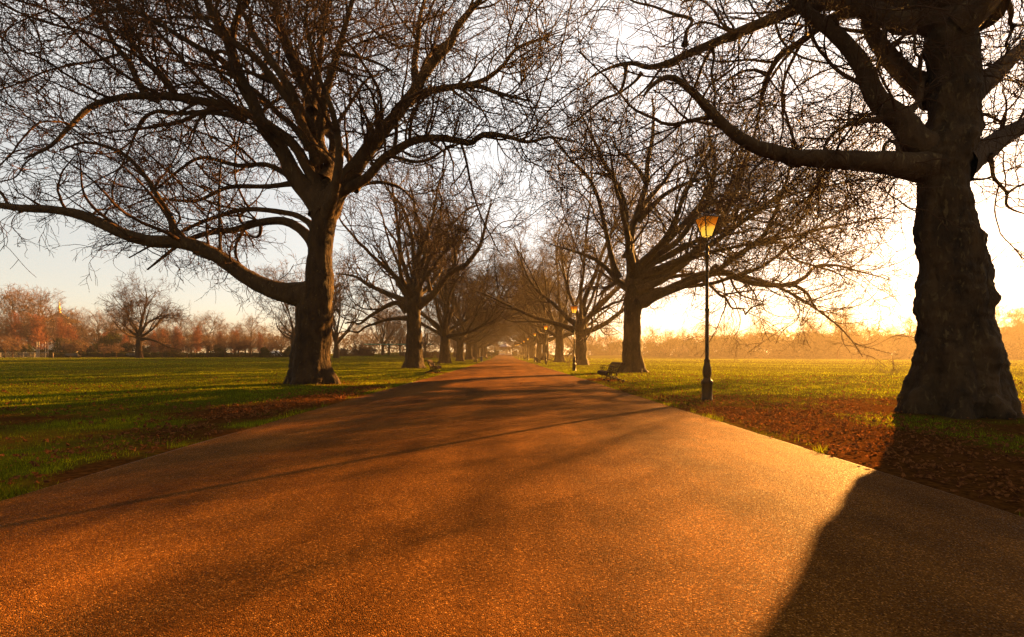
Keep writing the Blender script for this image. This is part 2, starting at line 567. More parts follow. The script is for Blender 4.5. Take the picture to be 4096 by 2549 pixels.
def branch_out(rg, limbs, tw, L1=3.6, L2=1.7, L3=.75, d1=.8, d2=1.7, d3=3.2, rt=.007, droop=.03, t0=.22, up=.25, kink=.12,
               L4=0, d4=0, first_r=.06, L0=0, d0=0, r0=.09, balls=0, br=.018):
    """limbs: list of (Pt (K,3), r0, r1). adds branches and twigs to tw"""
    K = 26
    LP = np.stack([resample(p, K) for p, a, b in limbs]); LR = taper(np.array([a for _, a, b in limbs]), np.array([b for _, a, b in limbs]), K, .85)
    parts = []
    if d0:
        pos, d, t, r, L = spawn(rg, LP, LR, d0, max(t0, .25), .97, .5, 1.05, (0, 0, up + .15), .62, r0, 1)
        B0 = grow(rg, pos, d, L0 * (1.1 - .5 * t) * (.55 + .7 * rg.random(len(t))), 18, .07, (0, 0, .02), .075)
        R0 = taper(r, np.full(len(r), rt * 1.8), 18, .8); tw.add(B0, R0, 7)
        parts.append(spawn(rg, B0, R0, d1 * 1.15, .15, 1.0, .55, 1.15, (0, 0, up), .6, first_r, 2))
    parts.append(spawn(rg, LP, LR, d1, t0, 1.0, .6, 1.25, (0, 0, up), .55, first_r, 2))
    pos, d, t, r, L = [np.concatenate([q[k] for q in parts]) for k in range(5)]
    ln = L1 * (1.15 - .65 * t) * (.45 + .8 * rg.random(len(t)))
    B1 = grow(rg, pos, d, ln, 14, .11, (0, 0, .03), kink * .6)
    R1 = taper(r, np.full(len(r), rt * 1.4), 14, .8); tw.add(B1, R1, 6)
    pos, d, t, r, L = spawn(rg, B1, R1, d2, .12, 1.0, .5, 1.2, (0, 0, .1), .62, .03, 1)
    ln = L2 * (1.1 - .5 * t) * (.45 + .8 * rg.random(len(t)))
    B2 = grow(rg, pos, d, ln, 9, .11, (0, 0, -droop * .5), kink * .8)
    R2 = taper(np.maximum(r, rt * 1.2), np.full(len(r), rt), 9, .8); tw.add(B2, R2, 4)
    pos, d, t, r, L = spawn(rg, B2, R2, d3, .1, 1.0, .5, 1.2, (0, 0, -.1), .7, rt * 1.15, 1)
    ln = L3 * (.4 + .9 * rg.random(len(t)))
    B3 = grow(rg, pos, d, ln, 6, .17, (0, 0, -droop), kink)
    R3 = taper(np.maximum(r, rt * .9), np.full(len(r), rt * .7), 6); tw.add(B3, R3, 3)
    if d4:
        pos, d, t, r, L = spawn(rg, B3, R3, d4, .1, 1.0, .5, 1.2, (0, 0, -.1), .8, rt)
        B4 = grow(rg, pos, d, L4 * (.4 + .9 * rg.random(len(t))), 4, .25, (0, 0, -droop), kink * 1.4)
        R4 = taper(np.full(len(r), rt * .8), np.full(len(r), rt * .6), 4); tw.add(B4, R4, 3)
    if balls:
        e = B3[:, -1]; e = e[rg.random(len(e)) < balls]
        o6 = np.array([(1, 0, 0), (-1, 0, 0), (0, 1, 0), (0, -1, 0), (0, 0, 1), (0, 0, -1)], float) * br
        c = e - np.array([0, 0, .09])
        V = (c[:, None] + o6[None]).reshape(-1, 3); b = np.arange(0, len(V), 6)[:, None]
        tw.V.append(V); tw.Q.append(np.concatenate([b + np.array(q) for q in ((0, 2, 4, 4), (2, 1, 4, 4), (1, 3, 4, 4), (3, 0, 4, 4), (2, 0, 5, 5), (1, 2, 5, 5), (3, 1, 5, 5), (0, 3, 5, 5))])[:, [0, 1, 2]].repeat(1, 0) + tw.n if False else np.concatenate([b + np.array(q) for q in ((0, 2, 1, 3), (0, 4, 1, 5), (2, 4, 3, 5))]) + tw.n); tw.n += len(V)
        st = np.stack([e, c], 1); tw.add(st, np.full((len(e), 2), br * .15), 3)
    return LP, LR


def trunk_mesh(name, rings, sides=56, step=.07, burr=.06, seed=0, lobes=7, flare=.22, knob=0.0, fs=1.0):
    """rings: list of (x, y, z, r). rough surface with root flare, burrs and vertical folds"""
    rings = np.asarray(rings, float)
    s = np.concatenate([[0], np.cumsum(np.linalg.norm(np.diff(rings[:, :3], axis=0), axis=1))])
    n = max(8, int(s[-1] / step)); q = np.linspace(0, s[-1], n)
    c = np.stack([np.interp(q, s, rings[:, k]) for k in range(4)], 1)
    for k in range(4):                                    # soften
        a = c[:, k].copy(); a[1:-1] = (a[:-2] + 2 * a[1:-1] + a[2:]) / 4; c[:, k] = a
    th = np.arange(sides) / sides * 2 * math.pi
    ct, st = np.cos(th), np.sin(th)
    V = np.empty((n, sides, 3)); z0 = rings[0, 2]
    so = seed * 7.31
    for i in range(n):
        x, y, z, r = c[i]
        hh = z - z0
        fl = math.exp(-hh / .55)
        fold = np.sin(lobes * th + 2.2 * math.sin(seed) + hh * .3) * .5 + np.sin((lobes - 3) * th + seed * 2 + hh * .5) * .5
        rr = r * (1 + flare * fl * fold + .035 * fold * math.exp(-hh / 3.0))
        w = np.empty(sides)
        for j in range(sides):
            p = Vector((ct[j] * r * 1.3 + so, st[j] * r * 1.3, z * 1.25)) * fs
            p2 = Vector((ct[j] * r * 4 + so, st[j] * r * 4, z * 7.0)) * fs
            a = noise.noise(p * 1.1)
            ridge = 1 - abs(noise.noise(Vector((p.x * 1.5, p.y * 1.5, p.z * 1.9))))
            vf = noise.noise(Vector((ct[j] * r * 5.5 + so, st[j] * r * 5.5, z * 1.1)))
            w[j] = burr * (a * 1.0 + .45 * (ridge - .8) + .30 * noise.noise(p2) + .45 * vf)
        rr = rr + w * (r / .7)
        if knob:
            for j in range(sides):
                q = Vector((ct[j] * r + 9.1, st[j] * r, z))
                h = noise.noise(Vector((q.x * 1.6, q.y * 1.6, z * 2.6)))
                rr[j] += knob * (.055 * max(0, h) + .030 * abs(noise.noise(q * 6.0)) + .018 * abs(noise.noise(q * 14.0)) - .02)
        V[i, :, 0] = x + ct * rr; V[i, :, 1] = y + st * rr; V[i, :, 2] = z
    i, j = np.meshgrid(np.arange(n - 1), np.arange(sides), indexing='ij'); j2 = (j + 1) % sides
    f = np.stack([i * sides + j, i * sides + j2, (i + 1) * sides + j2, (i + 1) * sides + j], -1).reshape(-1, 4)
    top = np.array([[c[-1, 0], c[-1, 1], c[-1, 2] + c[-1, 3] * .5]])
    b = (n - 1) * sides; k = np.arange(sides)
    f3 = np.stack([b + k, b + (k + 1) % sides, np.full(sides, n * sides)], 1)
    return np.vstack([V.reshape(-1, 3), top]), f, f3


def limb_tube(p, r0, r1, seed, K=44, sides=16, flare=.85, lump=.12):
    p = resample(p, K); t = np.linspace(0, 1, K)
    L = np.linalg.norm(np.diff(p, axis=0), axis=1).sum()
    r = r0 * (1 - t) ** .85 + r1 * t ** .8
    d = t * L
    r = r * (1 + flare * np.exp(-d / (r0 * 2.6)))
    V, q = tubes(p[None], r[None], sides)
    c = np.repeat(p, sides, 0); off = V - c
    k = np.array([1 + lump * (noise.noise(Vector(v * 2.1) + Vector((seed * 3.7, 0, 0))) + .5 * noise.noise(Vector(v * 6.0))) for v in V])
    return c + off * k[:, None], q


def tree_root(name, x, y, label, cat, group, rz=0.0, sc=1.0):
    o = empty(name, (x, y, G(x, y) - .02), rz, label, cat, group)
    o.scale = (sc, sc, sc)
    return o


ORD = ['first', 'second', 'third', 'fourth', 'fifth', 'sixth', 'seventh', 'eighth', 'ninth', 'tenth', 'eleventh', 'twelfth', 'thirteenth',
       'fourteenth', 'fifteenth', 'sixteenth', 'seventeenth', 'eighteenth', 'nineteenth', 'twentieth', 'twenty-first', 'twenty-second',
       'twenty-third', 'twenty-fourth', 'twenty-fifth', 'twenty-sixth', 'twenty-seventh', 'twenty-eighth', 'twenty-ninth', 'thirtieth']


def local(pts, root):
    return np.asarray(pts, float) - np.asarray(root.location)


def z7(*pts):      # enlarged crop of the photograph, upper left
    return [(x * .7937, y * .7937) for x, y in pts]


def z8(*pts):      # crop of the left tree's right half
    return [(900 + x * .6612, y * .6612) for x, y in pts]


def z5(*pts):      # crop of the right tree
    return [(3200 + x * .5954, y * .5954) for x, y in pts]


def z3(*pts):      # crop, top middle
    return [(1900 + x * .6613, y * .6613) for x, y in pts]


def z4(*pts):      # crop, second right tree
    return [(1900 + x * .5952, 500 + y * .5952) for x, y in pts]


def z44(*pts):
    return [(2600 + x * .5952, 800 + y * .5952) for x, y in pts]


def z2(*pts):      # crop, second left tree
    return [(1300 + x * .3968, 1000 + y * .3968) for x, y in pts]


def z25(*pts):
    return [(1350 + x * .9217, 500 + y * .9217) for x, y in pts]


def lift(pp, Y0, dY):
    """photo points to space: depth goes from Y0 to Y0+dY along the limb"""
    n = len(pp); out = []
    for i, (x, y) in enumerate(pp):
        t = i / (n - 1)
        out.append(P(x, y, Y0 + dY * (t ** 1.2)))
    return np.array(out)


def finish_tree(root, limbs, tw, seed, trunk_arrays, bark=BARK, limbmat=LIMB, twigmat=TWIG):
    V, f, f3 = trunk_arrays
    me = np_mesh('trunk', V, [f, f3]); link_mesh('trunk', me, bark, root)
    for i, (p, a, b) in enumerate(limbs):
        V, q = limb_tube(p, a, b, seed + i)
        link_mesh('limb', np_mesh('limb', V, [q]), limbmat, root)
    link_mesh('crown', tw.mesh('crown'), twigmat, root)


# ---- hero tree on the left
def hero_left():
    x, y = -8.2, 20.6
    rt = tree_root('plane_tree', x, y, 'huge bare plane tree on the left with long low limb sweeping out over the lawn', 'tree', 'plane trees along the path')
    prof = [(945, 1975, 2345), (900, 1982, 2338), (850, 2000, 2322), (800, 2012, 2308), (700, 2028, 2298), (600, 2050, 2303), (500, 2056, 2313),
            (400, 2066, 2318), (300, 2088, 2320), (200, 2112, 2318), (100, 2128, 2312), (0, 2138, 2312), (-80, 2145, 2316), (-180, 2165, 2338), (-250, 2150, 2350), (-330, 2170, 2350), (-420, 2210, 2330), (-480, 2240, 2310)]
    rings = []
    for zy, a, b in prof:
        px, pyy = (a + b) / 2 * .576, 1000 + zy * .576
        c = P(px, pyy, y); rings.append((c[0], y, c[2], (b - a) / 2 * .576 / F * y * .93))
    z0 = rings[0][2]
    rings = [(a, b, max(0.0, (c - z0)) + G(x, y) - .1, r) for a, b, c, r in rings]
    rings = [rings[0]] + [(a, b, c, r) for a, b, c, r in rings[1:]]
    arr = trunk_mesh('trunk', [(*(np.array(q[:3]) - np.array(rt.location)), q[3]) for q in rings], 64, .06, .085, 1)
    Y = y
    T = lambda pp, dY, a, b: (local(lift(pp, Y, dY), rt), a, b)
    ov = lambda *p: [(a * OV, b * OV) for a, b in p]
    limbs = [
        T(ov((735, 700), (690, 697), (640, 685), (590, 660), (540, 625), (500, 600), (460, 583), (420, 575), (360, 572), (300, 558), (250, 535), (190, 510), (120, 497), (60, 495), (-20, 484), (-120, 460)), -2.5, .36, .06),
        T(ov((755, 590), (730, 560), (700, 535), (662, 524), (610, 530), (560, 545), (500, 552), (440, 572), (400, 600), (350, 640)), 3.0, .21, .04),
        T(z7((1590, 1160), (1540, 1110), (1450, 1075), (1250, 1055), (1100, 1090), (950, 1150), (850, 1210), (760, 1240), (650, 1300)), 5.0, .13, .03),
        T(z7((1640, 1060), (1560, 975), (1480, 880), (1420, 760), (1330, 640), (1280, 530), (1220, 420), (1170, 270), (1130, 160), (1060, 40), (1020, -90), (990, -250)), -2.0, .36, .08),
        T(z7((1160, 220), (1200, 80), (1250, 0), (1280, -120), (1290, -240)), 1.0, .14, .04),
        T(z7((1610, 1000), (1590, 920), (1540, 830), (1480, 730), (1380, 650), (1280, 590), (1200, 555), (1100, 525), (1000, 510), (880, 490), (750, 485), (620, 490), (500, 520), (430, 560), (340, 650), (250, 740), (120, 800)), -5.0, .23, .03),
        T(z7((1230, 590), (1180, 582), (1050, 567), (900, 572), (800, 560), (720, 600), (680, 680), (640, 780), (600, 860)), 1.0, .12, .02),
        T(z7((790, 490), (740, 480), (690, 400), (650, 310), (580, 230), (530, 130), (470, 30), (430, -60), (400, -160)), -1.0, .14, .03),
        T(z7((960, 505), (900, 490), (830, 390), (740, 310), (680, 230), (640, 140), (600, 0), (580, -120)), 1.5, .12, .03),
        T(z7((1620, 1080), (1600, 930), (1592, 800), (1575, 690), (1570, 580), (1555, 490), (1490, 350), (1430, 210), (1400, 90), (1385, -20), (1370, -200)), 1.5, .30, .06),
        T(z7((1596, 760), (1605, 680), (1625, 560), (1652, 430), (1700, 270), (1740, 130), (1775, 0), (1800, -150)), -1.5, .20, .05),
        T(z7((1575, 560), (1588, 470), (1600, 380), (1622, 220), (1640, 100), (1660, -20), (1690, -160)), 3.0, .13, .04),
        T(z8((600, 1270), (700, 1130), (800, 1000), (900, 860), (1000, 740), (1080, 640), (1150, 550), (1200, 460), (1280, 350), (1360, 270), (1400, 170), (1480, 70), (1560, -20), (1640, -120)), -3.0, .36, .05),
        T(z8((1110, 610), (1160, 585), (1250, 550), (1380, 525), (1520, 520), (1640, 560), (1750, 590), (1860, 615)), -2.5, .15, .03),
        T(z8((1480, 522), (1540, 495), (1600, 465), (1680, 400), (1760, 300), (1900, 240), (2040, 190)), -1.0, .10, .02),
        T(z8((1165, 520), (1145, 400), (1165, 250), (1180, 100), (1210, -10), (1230, -150)), 2.0, .15, .04),
        T(z8((600, 1230), (720, 1150), (850, 1080), (950, 970), (1050, 900), (1150, 850), (1280, 835), (1400, 850), (1490, 865), (1560, 815), (1700, 825), (1830, 860), (1960, 830), (2080, 850)), -4.0, .22, .025),
        T(z8((790, 1150), (840, 1115), (950, 1105), (1050, 1130), (1130, 1200), (1200, 1290)), 3.0, .09, .02),
        T(z8((580, 800), (620, 780), (690, 730), (770, 610), (850, 490), (930, 450), (1010, 425)), 2.0, .09, .02),
        T(z8((690, 320), (760, 335), (830, 350), (960, 400), (1060, 470)), -1.0, .08, .02),
        T(z8((555, 440), (540, 350), (520, 280), (490, 130), (500, 0), (510, -120)), -2.0, .11, .03),
        T(z7((1540, 960), (1440, 880), (1340, 830), (1200, 835), (1020, 795), (900, 860), (780, 960), (700, 1000)), 5.0, .12, .03),
        T(z7((1500, 920), (1350, 940), (1150, 945), (1000, 1010), (880, 1010), (760, 1000), (650, 1040)), 7.0, .11, .03),
        T(z7((880, 1200), (860, 1100), (800, 1000), (740, 900), (640, 790), (540, 740), (420, 720), (300, 760)), .5, .13, .03),
        T(z7((1110, 1270), (1105, 1100), (1105, 950), (1115, 800)), .5, .06, .03),
        T(z7((1560, 740), (1480, 640), (1400, 570), (1320, 490), (1200, 400), (1050, 340), (900, 310), (760, 280)), 3.0, .14, .03),
        T(z7((1180, 370), (1100, 290), (1000, 240), (900, 180), (780, 110), (640, 50), (500, 60), (380, 120)), -2.0, .13, .03),
    ]
    rg = R(101)
    # limbs towards the back and towards the viewer, so the crown is round
    st = np.array([[0, 0, 7.6], [0, 0, 8.2], [.1, 0, 7.0], [0, 0, 8.6], [0, .2, 9.5], [0, -.1, 9.5]]) + np.array([.5, 0, 0])
    dd = np.array([[.3, 1, .7], [-.5, 1, .5], [.5, -1, .55], [.1, .8, 1.3], [-.3, -.6, 1.3], [-.6, -.8, .8]])
    ext = grow(rg, st, dd, np.array([11, 11, 7, 11, 9, 8.0]), 16, .09, (0, 0, .04), .05)
    limbs += [(e, .22, .03) for e in ext]
    tw = Twigs()
    branch_out(rg, limbs, tw, L1=3.8, L2=2.0, L3=1.0, d1=.72, d2=1.8, d3=3.1, rt=.0105, droop=.03, L4=.5, d4=1.4, L0=6.8, d0=.40, balls=.04, br=.024)
    branch_out(rg, limbs[12:17] + limbs[7:9], tw, L1=3.2, L2=1.8, L3=.95, d1=.7, d2=1.8, d3=3.0, rt=.0105, droop=.05, up=0, L4=.5, d4=1.2, L0=4.5, d0=.3)
    finish_tree(rt, limbs, tw, 10, arr)
    return rt


# ---- hero tree on the right
def hero_right():
    x, y = 9.55, 10.3
    rt = tree_root('plane_tree', x, y, 'massive gnarled plane tree trunk nearest on the right, dark against the low sun', 'tree', 'plane trees along the path')
    prof = [(1205, 228, 898), (1150, 243, 886), (1100, 262, 880), (1050, 300, 873), (1000, 325, 866), (950, 343, 852), (850, 345, 826), (750, 354, 792), (680, 350, 766),
            (620, 345, 780), (560, 353, 802), (500, 362, 800), (400, 374, 784), (300, 357, 742), (240, 349, 742), (200, 346, 708), (100, 360, 668), (0, 362, 655)]
    rings = []
    for zy, a, b in prof:
        rings.append((3400 + a * .7275, 3400 + b * .7275, 800 + zy * .7275))
    for zy, a, b in [(1220, 790, 1155), (1120, 740, 1170), (1000, 750, 1190), (900, 830, 1215), (800, 860, 1215), (700, 862, 1215), (600, 868, 1210), (450, 855, 1210), (350, 845, 1195), (250, 838, 1190),
                     (150, 825, 1215), (80, 850, 1250), (-40, 960, 1290), (-200, 1000, 1300), (-400, 1020, 1300)]:
        rings.append((3200 + a * .5954, 3200 + b * .5954, zy * .5954))
    out = []
    for a, b, yy in rings:
        c = P((a + b) / 2, yy, y); out.append([c[0], y, c[2], (b - a) / 2 / F * y * .74])
    z0 = out[0][2]
    out = [(a - rt.location.x, b - rt.location.y, c - (z0 + .16 if i == 0 else z0 + .1 * math.exp(-i)), r) for i, (a, b, c, r) in enumerate(out)]
    arr = trunk_mesh('trunk', out, 150, .028, .13, 3, 8, .27, knob=1.0)
    T = lambda pp, dY, a, b, Y0=y: (local(lift(pp, Y0, dY), rt), a, b)
    ov = lambda *p: [(a * OV, b * OV) for a, b in p]
    limbs = [
        T(z5((960, 1130), (820, 1125), (680, 1110), (560, 1095), (400, 1080), (200, 1070), (0, 1060)) + ov((1900, 377), (1840, 362), (1780, 342), (1725, 303), (1690, 268), (1645, 220), (1600, 185), (1572, 187), (1545, 205), (1528, 228)), -.8, .24, .022),
        T(z5((980, 1000), (800, 960), (700, 830), (600, 750), (530, 680), (470, 580), (420, 450), (370, 370), (290, 280), (200, 200), (100, 130), (0, 40), (-80, -60), (-150, -200)), .8, .225, .07),
        T(z5((960, 150), (830, 130), (720, 160), (640, 140), (520, 80), (400, 40), (250, 20), (100, 40), (-20, 55)) + ov((1840, 42), (1780, 66), (1700, 100), (1640, 125), (1590, 148), (1540, 160), (1500, 150), (1450, 160), (1400, 185)), 3.5, .20, .02),
        T(z5((430, 50), (330, 72), (200, 135), (100, 205), (0, 285)) + z3((1880, 310), (1820, 370), (1780, 440), (1755, 500), (1735, 570), (1725, 650), (1690, 740), (1640, 800)), 2.5, .12, .012, y + 1),
        T(z5((1050, 680), (1180, 600), (1300, 500), (1400, 410), (1505, 320), (1650, 210), (1800, 130)), 1.5, .23, .05),
        T(z5((1000, 1130), (1150, 1050), (1250, 1000), (1350, 930), (1505, 840), (1650, 760), (1800, 700), (1950, 690)), 3.0, .27, .05),
        T(z5((690, 780), (740, 745), (790, 690), (808, 620), (815, 560), (840, 530), (880, 525)), .3, .065, .05),
        T(z5((570, 1060), (560, 1010), (575, 965), (615, 948), (650, 975), (665, 1010), (715, 1060)), -.3, .03, .022),
        T(z5((575, 150), (560, 290), (565, 370), (590, 410), (650, 440), (665, 480), (655, 530), (690, 575), (735, 600), (740, 630)), .5, .028, .01),
        T(z5((772, 175), (770, 260), (772, 350), (800, 385), (795, 450), (755, 500), (800, 540)), .4, .026, .018),
        T(z5((1370, -40), (1420, 70), (1410, 150), (1430, 190), (1385, 290), (1390, 340), (1350, 420)), 1.0, .05, .01),
        T(z5((1430, 180), (1500, 170), (1600, 190)), .6, .03, .01),
        T(z5((1270, 1040), (1290, 1110), (1300, 1190), (1350, 1250), (1390, 1300), (1385, 1370), (1430, 1410), (1520, 1440)), .8, .04, .012),
        T(z5((1150, 1205), (1220, 1205), (1305, 1190)), .3, .025, .015),
        T(z5((1390, 1300), (1450, 1260), (1520, 1240)), .3, .022, .01),
        T(z5((1000, 40), (930, -20), (880, -120), (820, -260), (700, -420)), -.5, .27, .06),
        T(z5((1180, 60), (1240, -40), (1290, -160), (1380, -320)), 1.0, .27, .06),
        T(ov((1995, 75), (1900, 60), (1800, 50), (1700, 40)), 2.0, .03, .01, y + 2),
        T(z3((1270, 270), (1280, 190), (1310, 120), (1200, 85), (1080, 40), (960, 10), (880, -40)), 1.5, .05, .015, y + 2),
        T(z3((1430, 260), (1445, 350), (1430, 450), (1450, 560), (1450, 670)), .5, .04, .012, y + 2),
        T(z3((915, 380), (905, 480), (870, 560), (780, 600), (700, 660), (600, 740), (500, 800)), .5, .045, .012, y + 3),
        T(z3((1010, 440), (960, 500), (860, 570), (740, 610)), .5, .04, .012, y + 3),
        T(z3((1775, 455), (1690, 425), (1600, 440), (1500, 510), (1440, 590), (1400, 650)), .5, .04, .01, y + 2.6),
        T(z5((540, 800), (400, 815), (330, 840), (250, 880), (190, 930), (100, 930), (0, 925)), .5, .05, .012),
        T(z5((190, 930), (160, 1000), (130, 1060)), .2, .025, .012),
        T(z5((330, 840), (330, 740), (350, 620)), .2, .025, .012),
    ]
    rg = R(202)
    st = np.array([[0, .3, 7.0], [.1, .3, 8.0], [0, -.2, 8.2], [.3, 0, 8.6], [-.1, .3, 8.8]])
    dd = np.array([[-.5, 1, 1.3], [.6, 1, 1.4], [.5, -1, .6], [1, -.2, .9], [-.9, .6, .9]])
    ext = grow(rg, st, dd, np.array([9, 10, 6, 8, 9.0]), 16, .09, (0, 0, .02), .05)
    limbs += [(e, .2, .025) for e in ext]
    tw = Twigs()
    branch_out(rg, limbs, tw, L1=2.6, L2=1.45, L3=.75, d1=1.15, d2=2.4, d3=3.8, rt=.0078, droop=.06, up=-.15, first_r=.035, L4=.38, d4=1.5, t0=.2, L0=4.2, d0=.42, r0=.05, balls=.05, br=.018)
    branch_out(rg, [limbs[0], limbs[2], limbs[3]], tw, L1=2.4, L2=1.4, L3=.75, d1=.8, d2=2.0, d3=3.2, rt=.0075, droop=.05, up=0, first_r=.03, L4=.38, d4=1.3, L0=3.2, d0=.35, r0=.04, t0=.35)
    finish_tree(rt, limbs, tw, 60, arr, OLDB)
    return rt


# ---- semi traced second trees
def second_right():
    x, y = 9.34, 34.8
    rt = tree_root('plane_tree', x, y, 'spreading plane tree behind the nearest right bench, low limb reaching over the lawn', 'tree', 'plane trees along the path')
    bx = rt.location
    rings = []
    for zy, a, b in [(1485 + 20, 2462, 2592), (1485, 2470, 2585), (1470, 2482, 2575), (1450, 2490, 2570), (1420, 2491, 2568), (1400, 2493, 2565), (1370, 2490, 2566), (1340, 2494, 2562), (1300, 2496, 2560), (1250, 2497, 2564), (1210, 2496, 2572), (1180, 2500, 2562), (1140, 2508, 2552)]:
        c = P((a + b) / 2, min(zy, 1492), y); rings.append((c[0] - bx.x, 0, c[2] - bx.z if zy < 1486 else -.1, (b - a) / 2 / F * y))
    arr = trunk_mesh('trunk', rings, 44, .1, .08, 5, 7, .2)
    T = lambda pp, dY, a, b, Y0=y: (local(lift(pp, Y0, dY), rt), a, b)
    limbs = [
        T(z4((1060, 1180), (1130, 1190), (1200, 1150), (1300, 1110), (1400, 1060), (1500, 1015), (1580, 1000)) + z44((500, 487), (600, 530), (720, 565), (870, 575), (960, 572), (1050, 622), (1090, 690), (1120, 735)), -4.0, .36, .05),
        T(z44((930, 575), (1040, 522), (1110, 452), (1250, 440), (1400, 480), (1520, 510), (1620, 540)), -.5, .12, .02, y - 2.8),
        T(z44((300, 545), (400, 500), (430, 440), (470, 458), (560, 380), (720, 300), (830, 288), (905, 292), (940, 372), (1000, 412), (1130, 450), (1250, 490), (1400, 560)), 1.5, .16, .02, y - 1.5),
        T(z44((360, 540), (400, 570), (470, 640), (510, 660), (550, 725), (620, 730), (640, 770)), -.4, .10, .04, y - 1.5),
        T(z44((640, 770), (690, 720), (750, 700), (770, 640)), -.2, .05, .03, y - 1.9),
        T(z44((500, 635), (600, 620), (760, 605), (880, 640)), -.3, .06, .02, y - 1.8),
        T(z4((1080, 1080), (1100, 1010), (1180, 910), (1290, 780), (1400, 670), (1500, 570), (1620, 520), (1740, 480), (1848, 500), (1960, 560)), 3.0, .34, .04),
        T(z4((1250, 830), (1330, 720), (1450, 640), (1560, 600), (1700, 540), (1848, 470), (1990, 440)), -1.0, .18, .03, y + 1),
        T(z4((1480, 590), (1530, 500), (1570, 400), (1620, 310), (1700, 240), (1848, 190)), 2.0, .16, .03, y + 2),
        T(z4((1060, 1080), (1050, 950), (1040, 830), (1060, 680), (1090, 600), (1120, 500), (1150, 400), (1160, 250), (1190, 100), (1200, -60), (1190, -200)), 1.0, .32, .05),
        T(z4((1090, 640), (1180, 560), (1260, 480), (1380, 410), (1500, 370), (1640, 330), (1780, 270)), -2.0, .2, .03),
        T(z4((1110, 560), (1200, 460), (1280, 370), (1340, 280), (1450, 220), (1560, 160)), 3.0, .18, .03),
        T(z4((1150, 380), (1090, 290), (1020, 220), (960, 170), (900, 60)), 2.0, .14, .03),
        T(z4((1040, 1100), (1000, 1080), (950, 1040), (880, 960), (800, 900), (700, 860), (600, 830), (500, 800)), 3.0, .22, .03),
        T(z4((1020, 900), (1040, 800), (1020, 700), (1010, 560), (990, 480), (940, 380), (880, 280), (820, 150), (760, 20), (700, -100)), -4.0, .22, .04),
        T(z4((960, 1030), (920, 900), (880, 720), (830, 500), (760, 350), (640, 230), (560, 120), (480, 40)), -3.0, .2, .03),
        T(z4((980, 440), (920, 360), (830, 330), (740, 320)), -1.0, .12, .03, y - 2),
        T(z4((1100, 1060), (1180, 1030), (1300, 985), (1420, 985), (1500, 1000)), 3.0, .12, .03),
        T(z4((1090, 1020), (1160, 960), (1260, 960), (1380, 990), (1480, 1080), (1450, 1220)), 2.0, .07, .02),
    ]
    rg = R(303)
    st = np.array([[0, 0, 6], [.2, .2, 6.5], [0, -.2, 7], [.3, 0, 7.5]]); dd = np.array([[-.3, 1, .6], [.6, 1, .7], [-.3, -1, .6], [.6, -1, .8], [1, -.35, .28], [1, -.15, .42], [1, .25, .3], [1, -.42, .45], [1, -.3, .7]])
    st = np.vstack([st, [[.3, -.2, 5.2], [.2, -.3, 5.8], [.3, 0, 6.4], [.3, 0, 6.8], [.3, 0, 7.4]]])
    ext = grow(rg, st, dd, np.array([11, 11, 10, 10.0, 15, 14, 14, 14, 14]), 16, .09, (0, 0, .025), .05)
    limbs += [(e, .24, .03) for e in ext]
    d2 = np.array([[1, -.32, .26], [1, -.27, .55], [1, -.12, .2], [1, -.48, .34], [1, -.40, .66], [1, -.2, .4]])
    ex2 = grow(rg, np.array([[.3, 0, 5.6 + .35 * k] for k in range(6)]), d2, np.array([16, 15, 16, 15, 15, 16.0]), 16, .07, (0, 0, .01), .05)
    ex2 = [(e, .16, .025) for e in ex2]; limbs += ex2
    tw = Twigs()
    branch_out(rg, ex2 + limbs[-9:-6], tw, L1=3.4, L2=2.0, L3=1.1, d1=.65, d2=1.6, d3=2.4, rt=.012, droop=.06, up=-.05, kink=.11, L4=.5, d4=.8, L0=5.0, d0=.3, t0=.35)
    branch_out(rg, limbs, tw, L1=3.9, L2=2.1, L3=1.1, d1=.5, d2=1.5, d3=2.5, rt=.0125, droop=.05, up=.1, kink=.10, L4=.55, d4=.9, L0=6.5, d0=.30)
    branch_out(rg, limbs[:6], tw, L1=3.0, L2=1.8, L3=1.0, d1=1.0, d2=1.8, d3=2.6, rt=.0135, droop=.07, up=-.1, kink=.13, L4=.5, d4=.8)
    finish_tree(rt, limbs, tw, 120, arr)
    return rt


